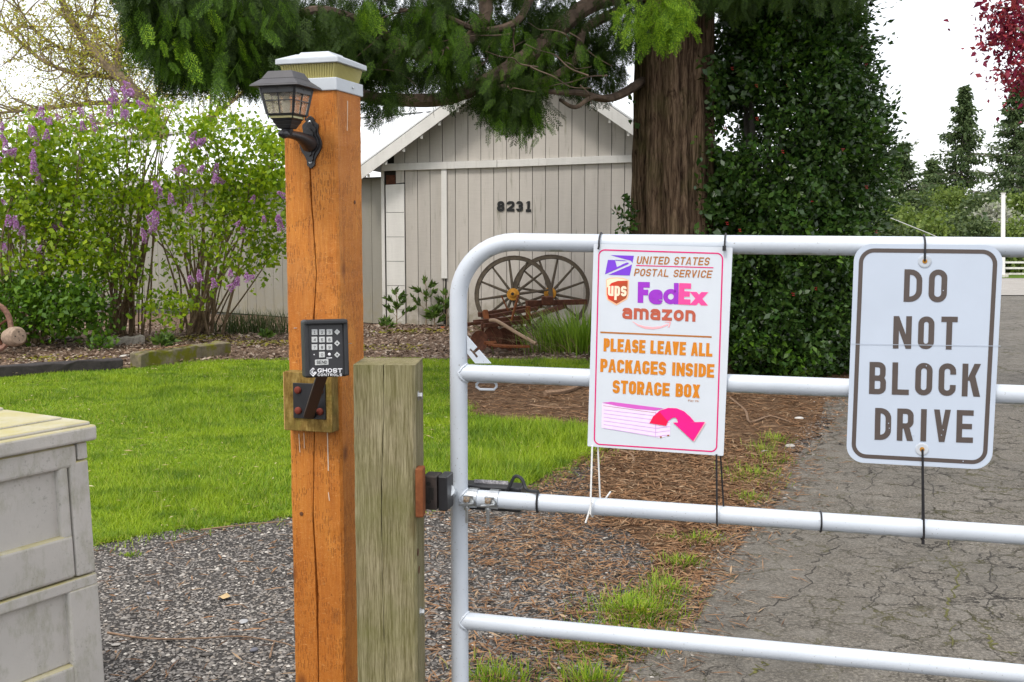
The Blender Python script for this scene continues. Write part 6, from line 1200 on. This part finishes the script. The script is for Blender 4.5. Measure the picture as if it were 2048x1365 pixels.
loop_tie(0, (1199, 470), (1196, 499), M_TIE, 'black tie through the top left hole of the package sign'); t = loop_tie(0, (1450, 474), (1448, 502), M_TIE, 'black tie with a visible head at the top right hole of the package sign'); MB().box(GF.at(1448.5, 497, .0365), (.0075, .011, .006), GF.x, GF.y, GF.n).build('tie_head', M_TIE, t, world=True)
loop_tie(0, (1850, 480), (1849.5, 523), M_TIE, 'black tie through the top hole of the drive sign', w=.0023)
t = loop_tie(2, (1434, 1045), (1433, 909), M_TIE, 'long black tie from the lower right corner of the package sign', False, dx=.010)
t = loop_tie(2, (1846, 1085), (1845, 899), M_TIE, 'longest black tie from the bottom hole of the drive sign', False, w=.0024); MB().box(GF.at(1846, 1084, .030), (.006, .009, .006), GF.x, GF.y, GF.n).build('tie_head', M_TIE, t, world=True)
t = loop_tie(2, (1182, 1020), (1184.5, 891), M_WTIE, 'white tie with loose tails at the lower left corner of the package sign', False, w=.0021, dx=.014)
MB().tube(smooth_curve([GF.at(1184, 1005, .028), GF.at(1178, 1025, .030), GF.at(1171, 1046, .032)], 4), .0021, 6).build('tail', M_WTIE, t, world=True); MB().tube(smooth_curve([GF.at(1208, 1005, -.024), GF.at(1213, 995, -.022), GF.at(1221, 984, -.02)], 4), .0021, 6).build('tail', M_WTIE, t, world=True)
ring_tie(GF.loc(1641, 1047)[0], 2, .0222, M_TIE, 'black tie alone on the third rail between the two signs'); ring_tie(GF.loc(1076, 1004)[0], 2, .0224, M_TIE, 'black tie holding the opener cable on the third rail', .0028)
# ---- storage box
BC = PX(186, 842, 2.9); SBX = nrm([math.sin(R(31)), math.cos(R(31)), 0]); SB = Frame((BC[0], BC[1], 0), SBX, (0, 0, 1)); sbx = thing('storage_box', 'weathered grey resin storage box with algae stains at the left edge', 'storage box', (BC[0], BC[1], 0))
zl = SB.loc(184, 882)[1]; zt = SB.loc(186, 843)[1]; aS = SB.loc(146, 1000)[0]; aI = SB.loc(124, 1010)[0]; zi1 = SB.loc(118, 945)[1]; zi2 = SB.loc(128, 1077)[1]; zs = SB.loc(153, 1160)[1]; zi3 = zs - .035; zi4 = SB.loc(143, 1336)[1]; LEN, DEP = 1.5, .8
def slab(a0, a1, z0, z1, c0, c1, nm, bev=.004, par=None): return MB().box(SB.w((a0 + a1) / 2, (z0 + z1) / 2, (c0 + c1) / 2), (a1 - a0, z1 - z0, c1 - c0), SB.x, SB.y, SB.n).build(nm, M_BOX, par or sbx, world=True, bevel=bev, seg=3)
SB0 = SB.o.copy(); SB.y = SB.y - .035 * SB.x; SB.o = SB.o + .035 * zl * SB.x     # the sides flare slightly towards the foot
slab(-LEN, -.022, .0, zl - .004, -DEP, -.034, 'body'); g = .0016
slab(aS + g, -.012, zs + g, zl - .05, -.05, -.012, 'corner_stile', .006); slab(aS + .03, -.012, zl - .048, zl - g, -.05, -.0125, 'corner_stile', .004)
slab(-LEN, aS + .027, zi1, zl - g, -.05, -.012, 'door_rail', .010); slab(-LEN, aS - g, zs + g, zi2, -.05, -.012, 'door_rail', .010); slab(aI, aS - g, zi2 - .012, zi1 + .012, -.05, -.0135, 'door_stile', .010); slab(-LEN, aI + .01, zi2 - .01, zi1 + .01, -.045, -.030, 'door_panel', .004)
slab(-LEN, -.008, zi3, zs - g, -.05, -.012, 'lower_rail', .006); slab(aI + .004, -.006, -.0, zi3 + .006, -.05, -.0115, 'lower_stile', .008); slab(-LEN, aI + .01, zi4, zi3 + .006, -.045, -.029, 'lower_panel', .004); slab(-LEN, aI + .01, .12, zi4, -.05, -.013, 'lower_rail', .010); slab(-LEN, aI + .01, .0, .13, -.05, -.020, 'base_rail', .006)
SB.y = np.array([0, 0, 1.]); SB.o = SB0
lid = slab(-LEN, .012, zl, zt - .010, -DEP, .002, 'lid', .008); slab(-LEN + .02, .002, zt - .012, zt, -DEP + .01, -.012, 'lid_top', .008, lid); a = -.10; slab(-LEN + .02, -.015, zt + .0, zt + .010, -DEP + .02, -.36, 'lid_panel', .006, lid); slab(-LEN + .02, -.02, zt - .001, zt + .006, -.34, -.10, 'lid_panel', .005, lid)
